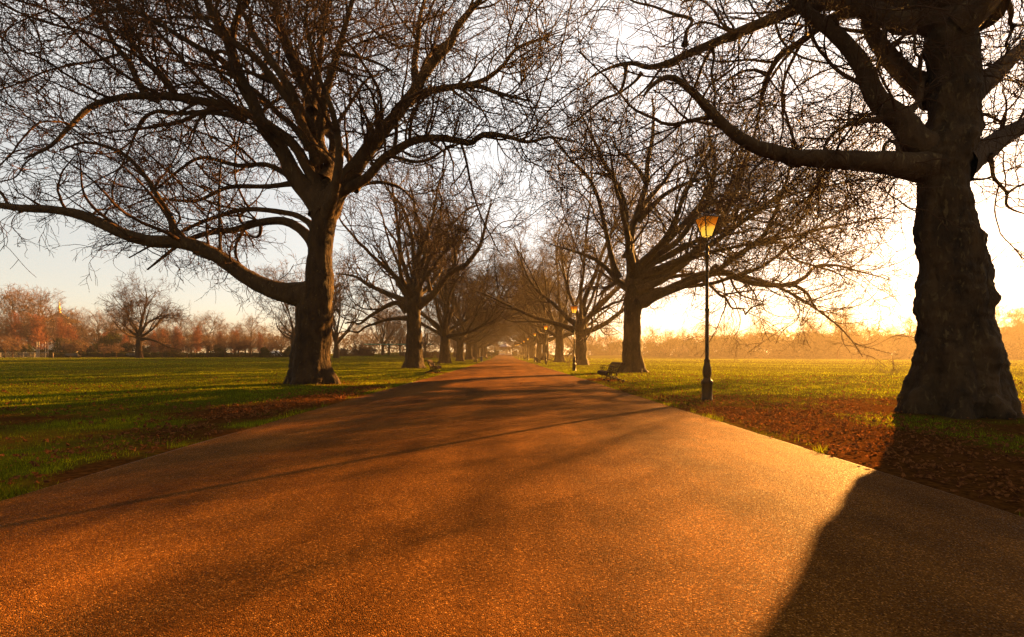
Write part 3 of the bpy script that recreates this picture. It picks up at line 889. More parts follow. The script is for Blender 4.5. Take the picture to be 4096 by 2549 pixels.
def second_left():
    x, y = -8.4, 45.0
    rt = tree_root('plane_tree', x, y, 'second plane tree in the left row, with many upright shoots, behind the left scrolled bench', 'tree', 'plane trees along the path')
    b0 = rt.location
    rings = []
    for zy, a, b in [(1215, 762, 1018), (1190, 772, 1008), (1150, 790, 995), (1100, 806, 988), (1050, 815, 980), (1000, 815, 980), (900, 825, 978), (800, 828, 968), (700, 826, 962), (620, 825, 962), (560, 815, 975), (520, 825, 985), (440, 850, 985), (330, 890, 975)]:
        c = P(1300 + (a + b) / 2 * .3968, 1000 + zy * .3968, y); rings.append((c[0] - b0.x, 0, c[2] - b0.z if zy < 1190 else (-.1 if zy > 1200 else .05), (b - a) / 2 * .3968 / F * y))
    arr = trunk_mesh('trunk', rings, 44, .1, .08, 8, 7, .2)
    T = lambda pp, dY, a, b, Y0=y: (local(lift(pp, Y0, dY), rt), a, b)
    limbs = [
        T(z2((860, 560), (800, 510), (700, 470), (560, 410), (430, 350), (330, 280), (220, 250), (110, 240)), 3, .28, .05),
        T(z2((830, 620), (790, 575), (740, 540), (680, 540), (580, 590), (450, 670), (350, 745), (280, 730), (200, 740)), -2, .24, .05),
        T(z2((830, 690), (740, 692), (650, 700), (560, 720), (500, 745), (400, 780), (330, 830), (220, 815), (100, 850)), 2, .17, .03),
        T(z2((930, 560), (1010, 510), (1080, 460), (1150, 370), (1230, 270), (1320, 200), (1420, 150), (1500, 50)) + z25((620, 520), (650, 400), (670, 320)), -2, .32, .05),
        T(z2((920, 480), (925, 380), (935, 250), (945, 130)) + z25((345, 640), (350, 560), (370, 470), (340, 390), (330, 320), (310, 250)), 1, .3, .06),
        T(z2((860, 500), (820, 440), (770, 370), (720, 300), (670, 220), (600, 120), (540, 70)) + z25((180, 560), (150, 520)), -1, .2, .04),
        T(z2((760, 330), (760, 200), (720, 100), (680, 0)) + z25((235, 540), (210, 460), (190, 380), (150, 310)), 2, .15, .03),
        T(z2((1060, 420), (1040, 300), (1030, 200), (1010, 100)) + z25((395, 620), (390, 520), (370, 450)), 2, .15, .03),
        T(z25((350, 620), (400, 540), (450, 480), (500, 430), (560, 370), (640, 340)), 2, .2, .04),
        T(z25((480, 640), (510, 600), (505, 520), (490, 440), (470, 340), (450, 280)), -1, .14, .03),
        T(z25((340, 640), (390, 460), (430, 380), (470, 330)), 3, .12, .03),
    ]
    rg = R(404)
    st = np.array([[0, 0, 6.2], [.2, .2, 6.5], [0, -.2, 6.6], [.3, 0, 7.0]]); dd = np.array([[-.3, 1, .6], [.6, 1, .9], [-.3, -1, .7], [.6, -1, .8], [.3, .1, 1], [-.4, 0, 1], [.5, -.2, .8], [-.8, .2, .7], [.05, .3, 1.2]])
    st = np.vstack([st, [[0, 0, 7.0]] * 5])
    ext = grow(rg, st, dd, np.array([10, 11, 9, 10.0, 13, 13, 13, 12, 14]), 16, .09, (0, 0, .06), .05)
    limbs += [(e, .24, .03) for e in ext]
    tw = Twigs()
    branch_out(rg, limbs, tw, L1=4.2, L2=2.2, L3=1.2, d1=.5, d2=1.35, d3=2.0, rt=.0135, droop=-.02, up=.7, kink=.08, L4=.6, d4=.6, L0=6.5, d0=.28)
    finish_tree(rt, limbs, tw, 160, arr)
    return rt


# ---- procedural trees
def generic_limbs(rg, H, spread, bole, r, n=9, flat=.25, steep=1.0, sec=3):
    limbs = []
    for j in range(n):
        q = j / (n - 1)
        az = j * 2.399 + rg.normal(0, .3)
        el = flat + (steep - flat) * q ** 1.1 + rg.normal(0, .08)
        ln = (spread * (1.05 - .25 * q) if el < .9 else (H - bole) * .95) * (.85 + .3 * rg.random())
        st = np.array([[0, 0, bole * (.82 + .32 * q)]]) + np.array([[math.cos(az), math.sin(az), 0]]) * r * .3
        d = np.array([[math.cos(az) * math.cos(el), math.sin(az) * math.cos(el), math.sin(el)]])
        g = grow(rg, st, d, np.array([ln]), 18, .06, (0, 0, .035 if el < .7 else .01), .045)[0]
        limbs.append((g, r * (.42 - .12 * q) * (.85 + .3 * rg.random()), r * .045))
    lead = grow(rg, np.array([[0, 0, bole * .95]]), np.array([[.1, .05, 1]]), np.array([(H - bole) * .95]), 18, .07, (0, 0, .05), .04)[0]
    limbs.append((lead, r * .5, r * .05))
    if sec:
        K = 18; LP = np.stack([l[0] for l in limbs]); LR = taper(np.array([l[1] for l in limbs]), np.array([l[2] for l in limbs]), K, .85)
        pos, d, t, rr, L = spawn(rg, LP, LR, sec / (spread * .9), .2, .75, .45, .9, (0, 0, .35), .68)
        g = grow(rg, pos, d, L * (.75 - .5 * t) * (.8 + .4 * rg.random(len(t))), K, .07, (0, 0, .03), .05)
        for i in range(len(g)): limbs.append((g[i], rr[i], r * .035))
    return limbs


def make_variant(root, seed, H=23, spread=15.0, bole=5.0, r=.72, twigs=None, bark=BARK, twigmat=TWIG, n=9, flat=.25, steep=1.0, sec=3, sides=36, step=.14, burr=.085):
    rg = R(seed)
    limbs = generic_limbs(rg, H, spread, bole, r, n, flat, steep, sec)
    rings = [(0, 0, -.1, r * 1.45), (0, 0, .25, r * 1.25), (0, 0, .8, r * 1.08), (0, 0, 1.8, r), (.05, 0, bole * .6, r * .92), (.03, .04, bole * .85, r * .95), (0, 0, bole * 1.02, r * 1.02), (0, 0, bole * 1.22, r * .6)]
    V, f, f3 = trunk_mesh('trunk', rings, sides, step, burr * r / .7, seed, 7, .2)
    Vs, Fs = [V], [f]; n0 = len(V)
    for i, (p, a, b) in enumerate(limbs):
        v, q = limb_tube(p, a, b, seed + i, 24, 9 if r > .4 else 6); Vs.append(v); Fs.append(q + n0); n0 += len(v)
    link_mesh('trunk', np_mesh('trunk', np.concatenate(Vs), [np.concatenate(Fs), f3]), bark, root)
    tw = Twigs(); branch_out(rg, limbs, tw, **(twigs or {}))
    link_mesh('crown', tw.mesh('crown'), twigmat, root)
    return root


hero_left(); hero_right(); second_right(); second_left()

GRP = 'plane trees along the path'
AV = dict(L1=4.0, L2=2.2, L3=1.2, d1=.5, d2=1.4, d3=2.1, rt=.0145, droop=.04, up=.2, kink=.10, L0=6.0, d0=.30)
protos = []
av = [(9.4, 58.5, 0), (-8.4, 69, 1), (9.5, 82, 2), (-8.4, 93, 3)]
kinds = [dict(seed=21, bole=4.8, flat=.2, steep=1.1), dict(seed=22, bole=4.6, flat=.25, steep=1.15), dict(seed=23, bole=5.2, flat=.3, steep=1.2), dict(seed=24, bole=4.8, flat=.2, steep=1.0)]
for x, y, k in av:
    side = 'right' if x > 0 else 'left'
    num = ORD[round((y - (10.3 if x > 0 else 20.6)) / 24.1)]
    o = tree_root('plane_tree', x, y, f'{num} bare plane tree in the {side} row, counted from the viewer down the path', 'tree', GRP)
    make_variant(o, twigs=AV, **kinds[k]); protos.append(o)
rg = R(9)
for x, ys in ((9.4, [106, 130, 154, 178, 202, 226]), (-8.4, [117, 141, 165, 190, 214, 236])):
    for i, y in enumerate(ys):
        src = protos[(i + (0 if x > 0 else 1)) % 4]
        o = copy_tree(src); side = 'right' if x > 0 else 'left'
        num = ORD[round((y - (10.3 if x > 0 else 20.6)) / 24.1)]
        o.location = (x + rg.normal(0, .2), y, G(x, y) - .02); o.rotation_euler = (0, 0, rg.random() * 6.28)
        s = .95 + .12 * rg.random(); o.scale = (s, s, s * (.95 + .1 * rg.random()))
        tag(o, f'{num} bare plane tree in the {side} row, counted from the viewer down the path', 'tree', GRP)


# ------------------------------------------------------------------ far trees and shrubs
FAR = {}; FARH = {}
FT = dict(L1=2.4, L2=1.3, L3=.8, d1=1.1, d2=1.7, d3=2.2, rt=.015, droop=0, up=.25, kink=.1, first_r=.06)


def far_tree(kind, px, top, Y, label, group, rz=None, cat='tree', name='bare_tree'):
    """kind of tree at photo column px, its top at photo row top, at distance Y"""
    x = (px - VX) / F * Y; g = G(x, Y)
    H = HC + (VY - top) / F * Y - g
    rg = R(int(px * 7 + Y) + 5000)
    if kind in FAR:
        o = copy_tree(FAR[kind]); o.name = name
    else:
        o = empty(name, (0, 0, 0))
        if kind == 'round': make_variant(o, 51, 14, 6.0, 3.6, .30, FT, LIMB, TWIGB, 9, .35, 1.2, 3, 10, .4)
        if kind == 'oak': make_variant(o, 52, 15, 7.0, 3.2, .34, dict(FT, kink=.16), LIMB, TWIGB, 10, .2, 1.1, 3, 10, .4)
        if kind == 'fan': make_variant(o, 53, 15, 8.5, 2.6, .34, dict(FT, up=.8, kink=.06, droop=-.04, d3=2.0), LIMB, TWIGB, 11, .75, 1.35, 3, 10, .4)
        if kind == 'young': make_variant(o, 54, 6, 3.2, 1.7, .10, dict(L1=1.5, L2=.8, L3=.45, d1=2.2, d2=3.0, d3=3.0, rt=.014, droop=-.03, up=.6, kink=.06, first_r=.03), LIMB, TWIGB, 9, .75, 1.3, 2, 8, .3, .02)
        if kind == 'russet':
            rg2 = R(55); tr = np.array([(0, 0, 0), (.05, 0, 4), (0, .05, 8), (0, 0, 12.0)])
            V, f, f3 = trunk_mesh('trunk', [(0, 0, -.1, .34), (0, 0, .5, .24), (0, 0, 4, .18), (0, 0, 8, .1), (0, 0, 11.8, .03)], 10, .4, .02, 2, 5, .2)
            link_mesh('trunk', np_mesh('trunk', V, [f, f3]), LIMB, o)
            tw = Twigs(); branch_out(rg2, [(tr, .12, .02), (tr + .02, .12, .02)], tw, L1=3.3, L2=1.2, L3=.7, d1=7, d2=3.2, d3=3.6, rt=.016, droop=.0, t0=.13, up=.25, kink=.05)
            link_mesh('crown', tw.mesh('crown'), TWIGR, o)
        FAR[kind] = o
        mm = [c for c in o.children if c.name.startswith('crown')][0].data
        zz = np.empty(len(mm.vertices) * 3, np.float32); mm.vertices.foreach_get('co', zz); FARH[kind] = float(np.percentile(zz[2::3], 99.3))
    s = H / FARH[kind]
    o.location = (x, Y, g - .05); o.rotation_euler = (0, 0, rg.random() * 6.28 if rz is None else rz); o.scale = (s * (.9 + .25 * rg.random()),) * 2 + (s,)
    return tag(o, label, cat, group)


LT = 'bare trees along the edge of the left lawn'
left_line = [('oak', -60, 1165, 128), ('oak', 45, 1150, 126), ('round', 118, 1148, 132), ('oak', 185, 1158, 127), ('fan', 262, 1235, 150), ('round', 318, 1235, 155), ('oak', 395, 1240, 150), ('round', 455, 1232, 142),
             ('fan', 520, 1262, 160), ('oak', 640, 1262, 160), ('oak', 695, 1258, 158), ('round', 765, 1262, 160), ('oak', 832, 1248, 150), ('round', 900, 1288, 170), ('oak', 955, 1290, 168), ('oak', 1002, 1258, 152), ('round', 1065, 1300, 170), ('oak', 1125, 1298, 165),
             ('oak', 345, 1300, 175), ('round', 575, 1275, 170), ('fan', 1180, 1290, 150)]
for i, (k, px, top, Y) in enumerate(sorted(left_line, key=lambda q: q[1])):
    far_tree(k, px, top, Y, f'{ORD[i]} tall bare tree from the left in the line beyond the left lawn', LT)
RU = 'russet feathery trees beyond the hedge'
for i, (px, top, Y) in enumerate([(-25, 1290, 116), (60, 1255, 118), (150, 1262, 121), (245, 1275, 119), (285, 1300, 114), (615, 1325, 116), (655, 1318, 118), (710, 1305, 122), (787, 1308, 124), (880, 1330, 126), (940, 1320, 128), (1040, 1335, 132), (415, 1330, 125), (500, 1335, 122)]):
    far_tree('russet', px, top, Y, f'russet feathery tree beyond the hedge, {ORD[i]} from the left' if i < 12 else ['russet feathery tree beyond the hedge, nearest left of the lone dark tree', 'russet feathery tree partly hidden behind the lone dark tree'][i - 12], RU, name='feathery_tree')
YT = 'young trees along the hedge'
for i, (px, top, Y) in enumerate([(20, 1342, 84), (50, 1350, 92), (282, 1355, 92), (322, 1360, 92), (650, 1348, 97), (748, 1362, 99), (828, 1340, 101), (900, 1350, 101), (953, 1332, 104), (982, 1360, 104), (1010, 1350, 106), (1103, 1350, 110), (416, 1375, 94), (465, 1372, 94), (1075, 1372, 108)]):
    far_tree('young', px, top, Y, f'small young tree by the long hedge, {["leftmost", "second", "third", "fourth", "fifth", "sixth", "seventh", "eighth", "ninth", "tenth", "eleventh", "twelfth"][i]} from the left' .replace('leftmost from the left', 'the leftmost one') if i < 12 else
             ['small bare sapling left of the lone dark tree, before the hedge', 'thin sapling just left of the lone dark tree', 'thin sapling beside the round dark bush'][i - 12], YT, name='young_tree')

# lone dark tree on the left lawn
o = empty('oak_tree', (0, 0, 0))
xx = (556 - VX) / F * 88
make_variant(o, 77, 14.6, 7.6, 4.2, .50, dict(L1=3.2, L2=1.8, L3=1.0, d1=1.0, d2=2.0, d3=3.2, rt=.016, droop=0, up=.3, kink=.09), BARK, TWIG, 10, .12, 1.2, 3, 20, .2, .04)
o.location = (xx, 88, G(xx, 88) - .03); tag(o, 'lone dark bare tree standing in the left lawn before the hedge', 'tree')

GM = 'bare trees beyond the left row'
mid = [('round', 1172, 1060, 84), ('fan', 1345, 1000, 95), ('fan', 1531, 1160, 150), ('fan', 1556, 1230, 160), ('round', 1600, 1240, 150), ('round', 1420, 1290, 185), ('oak', 1480, 1300, 190), ('oak', 1700, 1230, 140), ('round', 1765, 1240, 150), ('oak', 1820, 1260, 180), ('round', 1890, 1290, 215), ('oak', 1640, 1290, 190)]
names = ['pale grey bare tree just left of the huge left trunk', 'tall bare tree seen just right of the huge left trunk', 'many stemmed bare tree beside the teal netting', 'many stemmed bare tree behind the one beside the teal netting', 'bare tree just left of the second left plane trunk',
         'far pale tree above the purple brown thicket', 'far pale tree between the thicket and the many stemmed tree', 'bare tree seen between the second and third left plane trunks', 'bare tree seen left of the fourth left plane trunk', 'bare tree behind the fourth left plane trunk', 'bare tree beyond the far end of the left row', 'far bare tree right behind the teal netting']
for k, px, top, Y, lb in [('oak', 1978, 1330, 292, 'far bare tree just left behind the bandstand'), ('round', 2030, 1322, 300, 'far bare tree directly behind the bandstand roof'), ('oak', 2078, 1328, 290, 'far bare tree just right behind the bandstand')]:
    far_tree(k, px, top, Y, lb, GM)
for (k, px, top, Y), lb in zip(mid, names):
    far_tree(k, px, top, Y, lb, GM)

RT = 'hazy trees along the far edge of the right lawn'
right_line = [('round', 2240, 1280, 250), ('oak', 2300, 1290, 240), ('oak', 2365, 1310, 230), ('round', 2440, 1305, 225), ('oak', 2600, 1305, 210), ('round', 2665, 1320, 205), ('oak', 2740, 1312, 200), ('round', 2835, 1290, 190), ('oak', 2905, 1285, 182), ('round', 3018, 1262, 172), ('oak', 3090, 1300, 172),
              ('round', 3215, 1262, 165), ('round', 3275, 1285, 163), ('fan', 3350, 1222, 158), ('round', 3432, 1285, 160), ('oak', 3495, 1300, 158), ('round', 3560, 1300, 160), ('oak', 3640, 1262, 150), ('oak', 3975, 1208, 140), ('round', 4060, 1225, 142), ('oak', 4140, 1220, 140), ('round', 3900, 1270, 150), ('oak', 3780, 1280, 150)]
for i, (k, px, top, Y) in enumerate(sorted(right_line, key=lambda q: q[1])):
    far_tree(k, px, top, Y, f'{ORD[i]} hazy bare tree from the left beyond the right lawn', RT)
for (px, top, Y), lb in zip([(2660, 1385, 165), (2730, 1382, 165)], ['small spreading tree in the mist, left one of two on the right lawn', 'small spreading tree in the mist, right one of two on the right lawn']):
    far_tree('young', px, top, Y, lb, 'small misty trees on the right lawn', name='young_tree')


SH = {}


def shrub(px, top, Y, w, label, group, matl=None, kind='a', name='evergreen_shrub', cat='shrub'):
    x = (px - VX) / F * Y; g = G(x, Y); H = HC + (VY - top) / F * Y - g
    key = (kind, matl.name if matl else '')
    if key not in SH:
        o = empty(name, (0, 0, 0)); rg = R(ord(kind[0]) * 3)
        n = 5200
        cen = rg.normal(0, 1, (16, 3)) * np.array([.30, .30, .16]) + np.array([0, 0, .5]); cen[:, 2] = np.where(np.arange(16) < 6, .16, np.clip(cen[:, 2], .2, .78))
        k = rg.integers(0, 16, n); d = nrm(rg.normal(0, 1, (n, 3))) * (rg.random(n)[:, None] ** .35) * np.array([.26, .26, .24])
        c = cen[k] + d; c[:, 2] = np.abs(c[:, 2])
        a = nrm(rg.normal(0, 1, (n, 3))); b = nrm(np.cross(a, rg.normal(0, 1, (n, 3)))); s = .022 + .025 * rg.random((n, 1))
        V = np.stack([c - a * s, c + b * s * .6, c + a * s, c - b * s * .6], 1).reshape(-1, 3)
        link_mesh('foliage', np_mesh('foliage', V, [np.arange(4 * n).reshape(-1, 4)], False), matl or EVERG, o)
        m = MB()
        for q in range(5):
            e = cen[q] * .9; m.tube(resample([(0, 0, -.02), e * np.array([.4, .4, .5]), e], 6), np.linspace(.03, .008, 6), 5)
        m.build('stem', LIMB, o)
        SH[key] = o
    else:
        o = copy_tree(SH[key]); o.name = name
    wm = w / F * Y
    o.location = (x, Y, g - .1); o.scale = (wm * .62, wm * .62, H / .98); o.rotation_euler = (0, 0, (px * 1.7) % 6.28)
    return tag(o, label, cat, group)


UL = 'dark evergreen shrubs beyond the hedge'
for i, (px, top, Y, w) in enumerate([(-10, 1388, 112, 90), (95, 1375, 112, 110), (180, 1395, 110, 80), (245, 1352, 108, 95), (305, 1362, 112, 90), (372, 1375, 112, 90), (450, 1332, 112, 110), (415, 1370, 110, 80), (510, 1370, 114, 100), (590, 1385, 116, 90), (680, 1392, 120, 90), (870, 1378, 124, 80), (1160, 1385, 118, 60)]):
    shrub(px, top, Y, w, f'dark evergreen shrub beyond the hedge, {ORD[i]} from the left', UL)
# relabel in true order
ul = sorted([o for o in bpy.data.objects if o.get('group') == UL], key=lambda o: o.location.x / o.location.y)
for i, o in enumerate(ul): o['label'] = f'dark evergreen shrub beyond the hedge, {ORD[i]} from the left'
shrub(1058, 1388, 99, 48, 'round dark clipped bush standing up in the hedge', None, name='round_bush')
UR = 'hazy evergreen clumps under the right treeline'
ur = [(2320, 1375, 235, 60), (2400, 1370, 230, 80), (2470, 1365, 225, 80), (2620, 1360, 205, 110), (2700, 1352, 198, 110), (2790, 1345, 190, 130), (2880, 1340, 182, 120), (2960, 1338, 175, 120), (3060, 1330, 170, 120), (3140, 1342, 168, 120), (3240, 1325, 164, 130), (3320, 1320, 160, 120), (3400, 1330, 160, 120), (3480, 1330, 158, 120), (3560, 1340, 156, 120), (3640, 1330, 154, 120), (3720, 1330, 152, 130), (3820, 1320, 150, 130), (3930, 1300, 148, 140), (4020, 1290, 146, 140), (4110, 1290, 145, 130)]
for i, (px, top, Y, w) in enumerate(ur):
    shrub(px, top, Y, w * 1.6, f'hazy evergreen clump under the right treeline, {ORD[i]} from the left', UR, kind='ab'[i % 2], name='evergreen_clump')
TH = 'bushy thickets between the left plane trees'
THM = mk_leafy('brown_thicket', (.06, .03, .018), (.10, .05, .028), .2, 2.0)
for (px, top, Y, w), lb in zip([(1375, 1385, 140, 80), (1440, 1372, 142, 70), (1478, 1380, 144, 60), (1640, 1398, 150, 70), (1700, 1395, 150, 80), (1770, 1390, 160, 70), (1830, 1400, 190, 60)],
                               ['low brown bush right of the huge left trunk', 'purple brown thicket left of the many stemmed tree', 'purple brown thicket close to the many stemmed tree', 'brown bush left of the second left plane trunk', 'brown bush right of the second left plane trunk', 'brown bush between the third and fourth left plane trunks', 'brown bush behind the fifth left plane trunk']):
    shrub(px, top, Y, w, lb, TH, THM, 'c', 'thicket', 'bush')
EB = 'bushes around the bandstand'
for (px, top, Y, w), lb in zip([(1984, 1398, 225, 26), (1955, 1405, 215, 30), (2062, 1402, 225, 24), (2095, 1404, 225, 30), (1925, 1390, 280, 80), (2120, 1388, 280, 90)],
                               ['green bush left of the bandstand beside the path end', 'green bush behind the farthest left bin', 'green bush right of the bandstand beside the path end', 'green bush behind the farthest lamps', 'broad bush far left behind the bandstand', 'broad bush far right behind the bandstand']):
    shrub(px, top, Y, w, lb, EB, None, 'a')


def woodland():
    rg = R(88); n = 60000
    a = np.radians(-62 + 124 * rg.random(n)); k = (np.abs(a - .004) > .0); a = a[k]; n = len(a)
    d = 345 + 45 * rg.random(n) + 25 * np.sin(a * 9)
    x, y = d * np.sin(a), d * np.cos(a)
    top = 7 + 9 * fbm(a * 60, d * .02, 1.0, 17) + 4 * vnoise(a * 260, d * .05, 1.0, 18)
    top = top * (1 - .35 * np.exp(-((a - .004) / .03) ** 2))
    z = gz(x, y) + top * rg.random(n) ** .8 - .5
    c = np.stack([x, y, z], 1); A = nrm(rg.normal(0, 1, (n, 3))); B = nrm(np.cross(A, rg.normal(0, 1, (n, 3)))); s = .5 + .7 * rg.random((n, 1))
    V = np.stack([c - A * s, c + B * s * .35, c + A * s, c - B * s * .35], 1).reshape(-1, 3)
    o = link_mesh('distant_woodland', np_mesh('distant_woodland', V, [np.arange(4 * n).reshape(-1, 4)], False), THM)
    tag(o, 'far woodland closing the horizon beyond the lawns', 'woodland', kind='stuff')


woodland()


def hedge(name, x0, y0, x1, y1, h, w, label, seed, n):
    rg = R(seed); o = empty(name, (x0, y0, G(x0, y0)), 0, label, 'hedge')
    L = math.hypot(x1 - x0, y1 - y0); t = rg.random(n); ux, uy = (x1 - x0) / L, (y1 - y0) / L
    a = (rg.random(n) - .5) * w; z = rg.random(n) * h * (.94 + .12 * vnoise(t * L, t * 0, .9, seed))
    px = x0 + ux * L * t - uy * a; pyy = y0 + uy * L * t + ux * a
    c = np.stack([px - x0, pyy - y0, z + gz(px, pyy) - o.location.z], 1)
    A = nrm(rg.normal(0, 1, (n, 3))); B = nrm(np.cross(A, rg.normal(0, 1, (n, 3)))); s = .05 + .06 * rg.random((n, 1))
    V = np.stack([c - A * s, c + B * s * .7, c + A * s, c - B * s * .7], 1).reshape(-1, 3)
    link_mesh('foliage', np_mesh('foliage', V, [np.arange(4 * n).reshape(-1, 4)], False), EVERG, o)
    m = MB()
    for q in np.linspace(.01, .99, int(L / .7)):
        bx, by = ux * L * q, uy * L * q; bz = G(x0 + bx, y0 + by) - o.location.z
        m.tube(np.array([(bx, by, bz - .05), (bx + .05, by, bz + h * .5), (bx - .04, by + .03, bz + h * .9)]), [.03, .025, .01], 5)
    m.build('stem', LIMB, o)
    return o


def atx(px, Y): return (px - VX) / F * Y


hedge('clipped_hedge', atx(200, 99), 99, atx(1180, 104), 104, 1.05, .9, 'long low clipped hedge along the far edge of the left lawn', 4, 26000)
hedge('clipped_hedge', -4.6, 205, -4.3, 222, 1.5, 1.2, 'low clipped hedge block left of the path end', 5, 2500)
hedge('clipped_hedge', 4.6, 205, 4.5, 222, 1.5, 1.2, 'low clipped hedge block right of the path end', 6, 2500)


# ------------------------------------------------------------------ lamps
def make_lamp(o):
    b = MB()
    oct_ = [(.150, -.05), (.150, .05), (.135, .07), (.135, .44), (.150, .46), (.157, .50), (.150, .54), (.115, .57), (.088, .63), (.100, .67), (.118, .76), (.108, .88), (.080, 1.0), (.072, 1.06), (.080, 1.08), (.078, 1.11), (.052, 1.14),
            (.050, 1.6), (.048, 2.42), (.060, 2.44), (.060, 2.49), (.046, 2.51), (.042, 3.85), (.056, 3.87), (.058, 3.93), (.042, 3.97), (.044, 4.05), (.060, 4.09), (.060, 4.13), (.042, 4.17), (.040, 4.24), (.0, 4.25)]
    b.lathe(oct_, 16)
    b.build('post', IRON, o, True)
    b = MB(); b.tube([(.0, 0, 3.9), (.14, 0, 3.9)], [.012, .012], 6); b.ball((.15, 0, 3.9), .02, 8, 5); b.build('ladder_bar', IRON, o)
    zb, zt, wb, wt = 4.435, 4.94, .092, .215
    f = MB()
    for sx, sy in ((1, 1), (1, -1), (-1, -1), (-1, 1)):
        f.tube(np.array([(sx * wb, sy * wb, zb), (sx * wt, sy * wt, zt)]), [.019, .019], 6)
        f.tube(resample([(sx * .03, sy * .03, 4.22), (sx * .085, sy * .085, 4.30), (sx * .06, sy * .06, 4.37), (sx * wb, sy * wb, 4.43)], 8), [.010] * 8, 6)
    for z, w, t in ((zb, wb, .016), (zt, wt, .02)):
        for s in (-1, 1):
            f.box((0, s * w, z), (2 * w + t, t, t)); f.box((s * w, 0, z), (t, 2 * w - t - .004, t - .004))
    f.build('lantern_frame', IRON, o)
    g = MB(); e = .006
    q = []
    for z, w in ((zb + .01, wb - e), (zt - .01, wt - e)):
        q += [(-w, -w, z), (w, -w, z), (w, w, z), (-w, w, z)]
    g.add(q, [(0, 1, 5, 4), (1, 2, 6, 5), (2, 3, 7, 6), (3, 0, 4, 7)])
    g.build('lamp_glass', GLASS, o)
    c = MB(); w = wt + .018
    V = [(-w, -w, zt + .012), (w, -w, zt + .012), (w, w, zt + .012), (-w, w, zt + .012)]
    w2 = .085; V += [(-w2, -w2, zt + .10), (w2, -w2, zt + .10), (w2, w2, zt + .10), (-w2, w2, zt + .10)]
    c.add(V, [(0, 1, 5, 4), (1, 2, 6, 5), (2, 3, 7, 6), (3, 0, 4, 7), (3, 2, 1, 0), (4, 5, 6, 7)])
    c.lathe([(.095, zt + .098), (.10, zt + .12), (.075, zt + .15), (.055, zt + .19), (.035, zt + .23), (.022, zt + .25), (.028, zt + .27), (.0, zt + .30)], 12)
    c.build('lantern_roof', IRON, o)


lamp_Y = [13.04, 37.0, 61.8, 83.5, 107, 128, 149, 171, 192, 216, 240]
LL = ['tall black lantern post nearest on the right with amber glass', 'black lantern post behind the nearest right bench, glowing orange', 'lantern post just before the seated person on the right']
for i, Y in enumerate(lamp_Y):
    x = 5.5 if i == 0 else 5.42
    if i == 0:
        lamp0 = empty('street_lamp', (x, Y, G(x, Y))); make_lamp(lamp0); o = lamp0; o.rotation_euler = (0, 0, math.radians(14))
    else:
        o = copy_tree(lamp0); o.location = (x, Y, G(x, Y)); o.rotation_euler = (0, 0, math.radians(14 + (i * 37) % 20 - 10))
    tag(o, LL[i] if i < 3 else f'{ORD[i]} lantern post along the path, counted from the nearest', 'street lamp', 'lantern posts on the right of the path')


# ------------------------------------------------------------------ benches
def make_bench(o, iron=IRONR, slat=SLAT, L=1.95):
    """front is -y, length along x"""
    seat = np.array([(-.30, .27), (-.335, .315), (-.345, .365), (-.315, .41), (-.255, .432), (-.185, .435), (-.115, .428), (-.045, .415), (.025, .405)])
    back = np.array([(.115, .455), (.145, .52), (.175, .59), (.21, .66), (.25, .73), (.30, .785), (.365, .81), (.425, .79)])
    for nm, prof in (('seat', seat), ('backrest', back)):
        m = MB(); tg = nrm(np.gradient(prof, axis=0))
        for (y, z), (ty, tz) in zip(prof, tg):
            rot = np.array([[1, 0, 0], [0, ty, -tz], [0, tz, ty]])
            m.box((0, y, z), (L, .056, .02), rot)
        m.build(nm, slat, o)
    for x in (-L / 2 + .06, 0, L / 2 - .06):
        m = MB()
        under = np.vstack([seat + np.array([0, -.022]), [(.075, .41)], back + np.array([.022, -.012])])
        p3 = lambda q: np.stack([np.full(len(q), x), np.asarray(q)[:, 0], np.asarray(q)[:, 1]], 1)
        m.tube(resample(p3(under), 40), [.019] * 40, 7)
        m.ball((x, .43, .76), .05, 10, 7, (.5, 1, 1))
        m.tube(resample(p3([(.07, .40), (.10, .50), (.14, .58), (.20, .66), (.28, .73), (.36, .76)]) + np.array([0, .055, -.03]), 14), [.012] * 14, 6)
        for t in np.linspace(0, 1, 8):
            a = np.array([.115 + .19 * t, .44 + .33 * t]); m.tube(p3([a, a + np.array([.065, -.035])]), [.008, .008], 5)
        m.tube(resample(p3([(-.17, .40), (-.215, .33), (-.20, .25), (-.15, .20), (-.16, .12), (-.235, .055)]), 20), np.linspace(.024, .018, 20), 7)
        m.tube(resample(p3([(.06, .40), (.10, .31), (.06, .23), (.12, .16), (.24, .10), (.37, .055)]), 20), np.linspace(.026, .018, 20), 7)
        m.tube(resample(p3([(-.15, .20), (-.05, .22), (.03, .19), (.12, .16)]), 14), [.016] * 14, 7)
        m.tube(resample(p3([(-.16, .12), (-.02, .10), (.12, .135), (.24, .10)]), 14), [.012] * 14, 6)
        for y in (-.245, .385): m.ball((x, y, .05), .052, 10, 7, (.8, 1, 1))
        for c, r in (((-.22, .34), .06), ((-.05, .31), .075)):
            a = np.linspace(0, 2 * math.pi, 17); m.tube(p3(np.stack([c[0] + np.cos(a) * r, c[1] + np.sin(a) * r], 1)), [.010] * 17, 5, False)
        if x != 0:
            c, r = (-.135, .545), .105
            a = np.linspace(0, 2 * math.pi, 25); m.tube(p3(np.stack([c[0] + np.cos(a) * r, c[1] + np.sin(a) * r], 1)), [.015] * 25, 6, False)
            for k in range(5):
                q = k * 2 * math.pi / 5 + math.pi / 2
                m.tube(p3([c, (c[0] + math.cos(q) * r, c[1] + math.sin(q) * r)]), [.026, .008], 5)
            m.tube(resample(p3([(-.10, .645), (-.02, .645), (.05, .62), (.11, .64), (.19, .70)]), 14), [.016] * 14, 7)
            m.tube(resample(p3([(-.03, .53), (.03, .56), (.05, .51), (.01, .48), (.07, .45)]), 14), [.011] * 14, 6)
        m.build('iron_frame', iron, o)


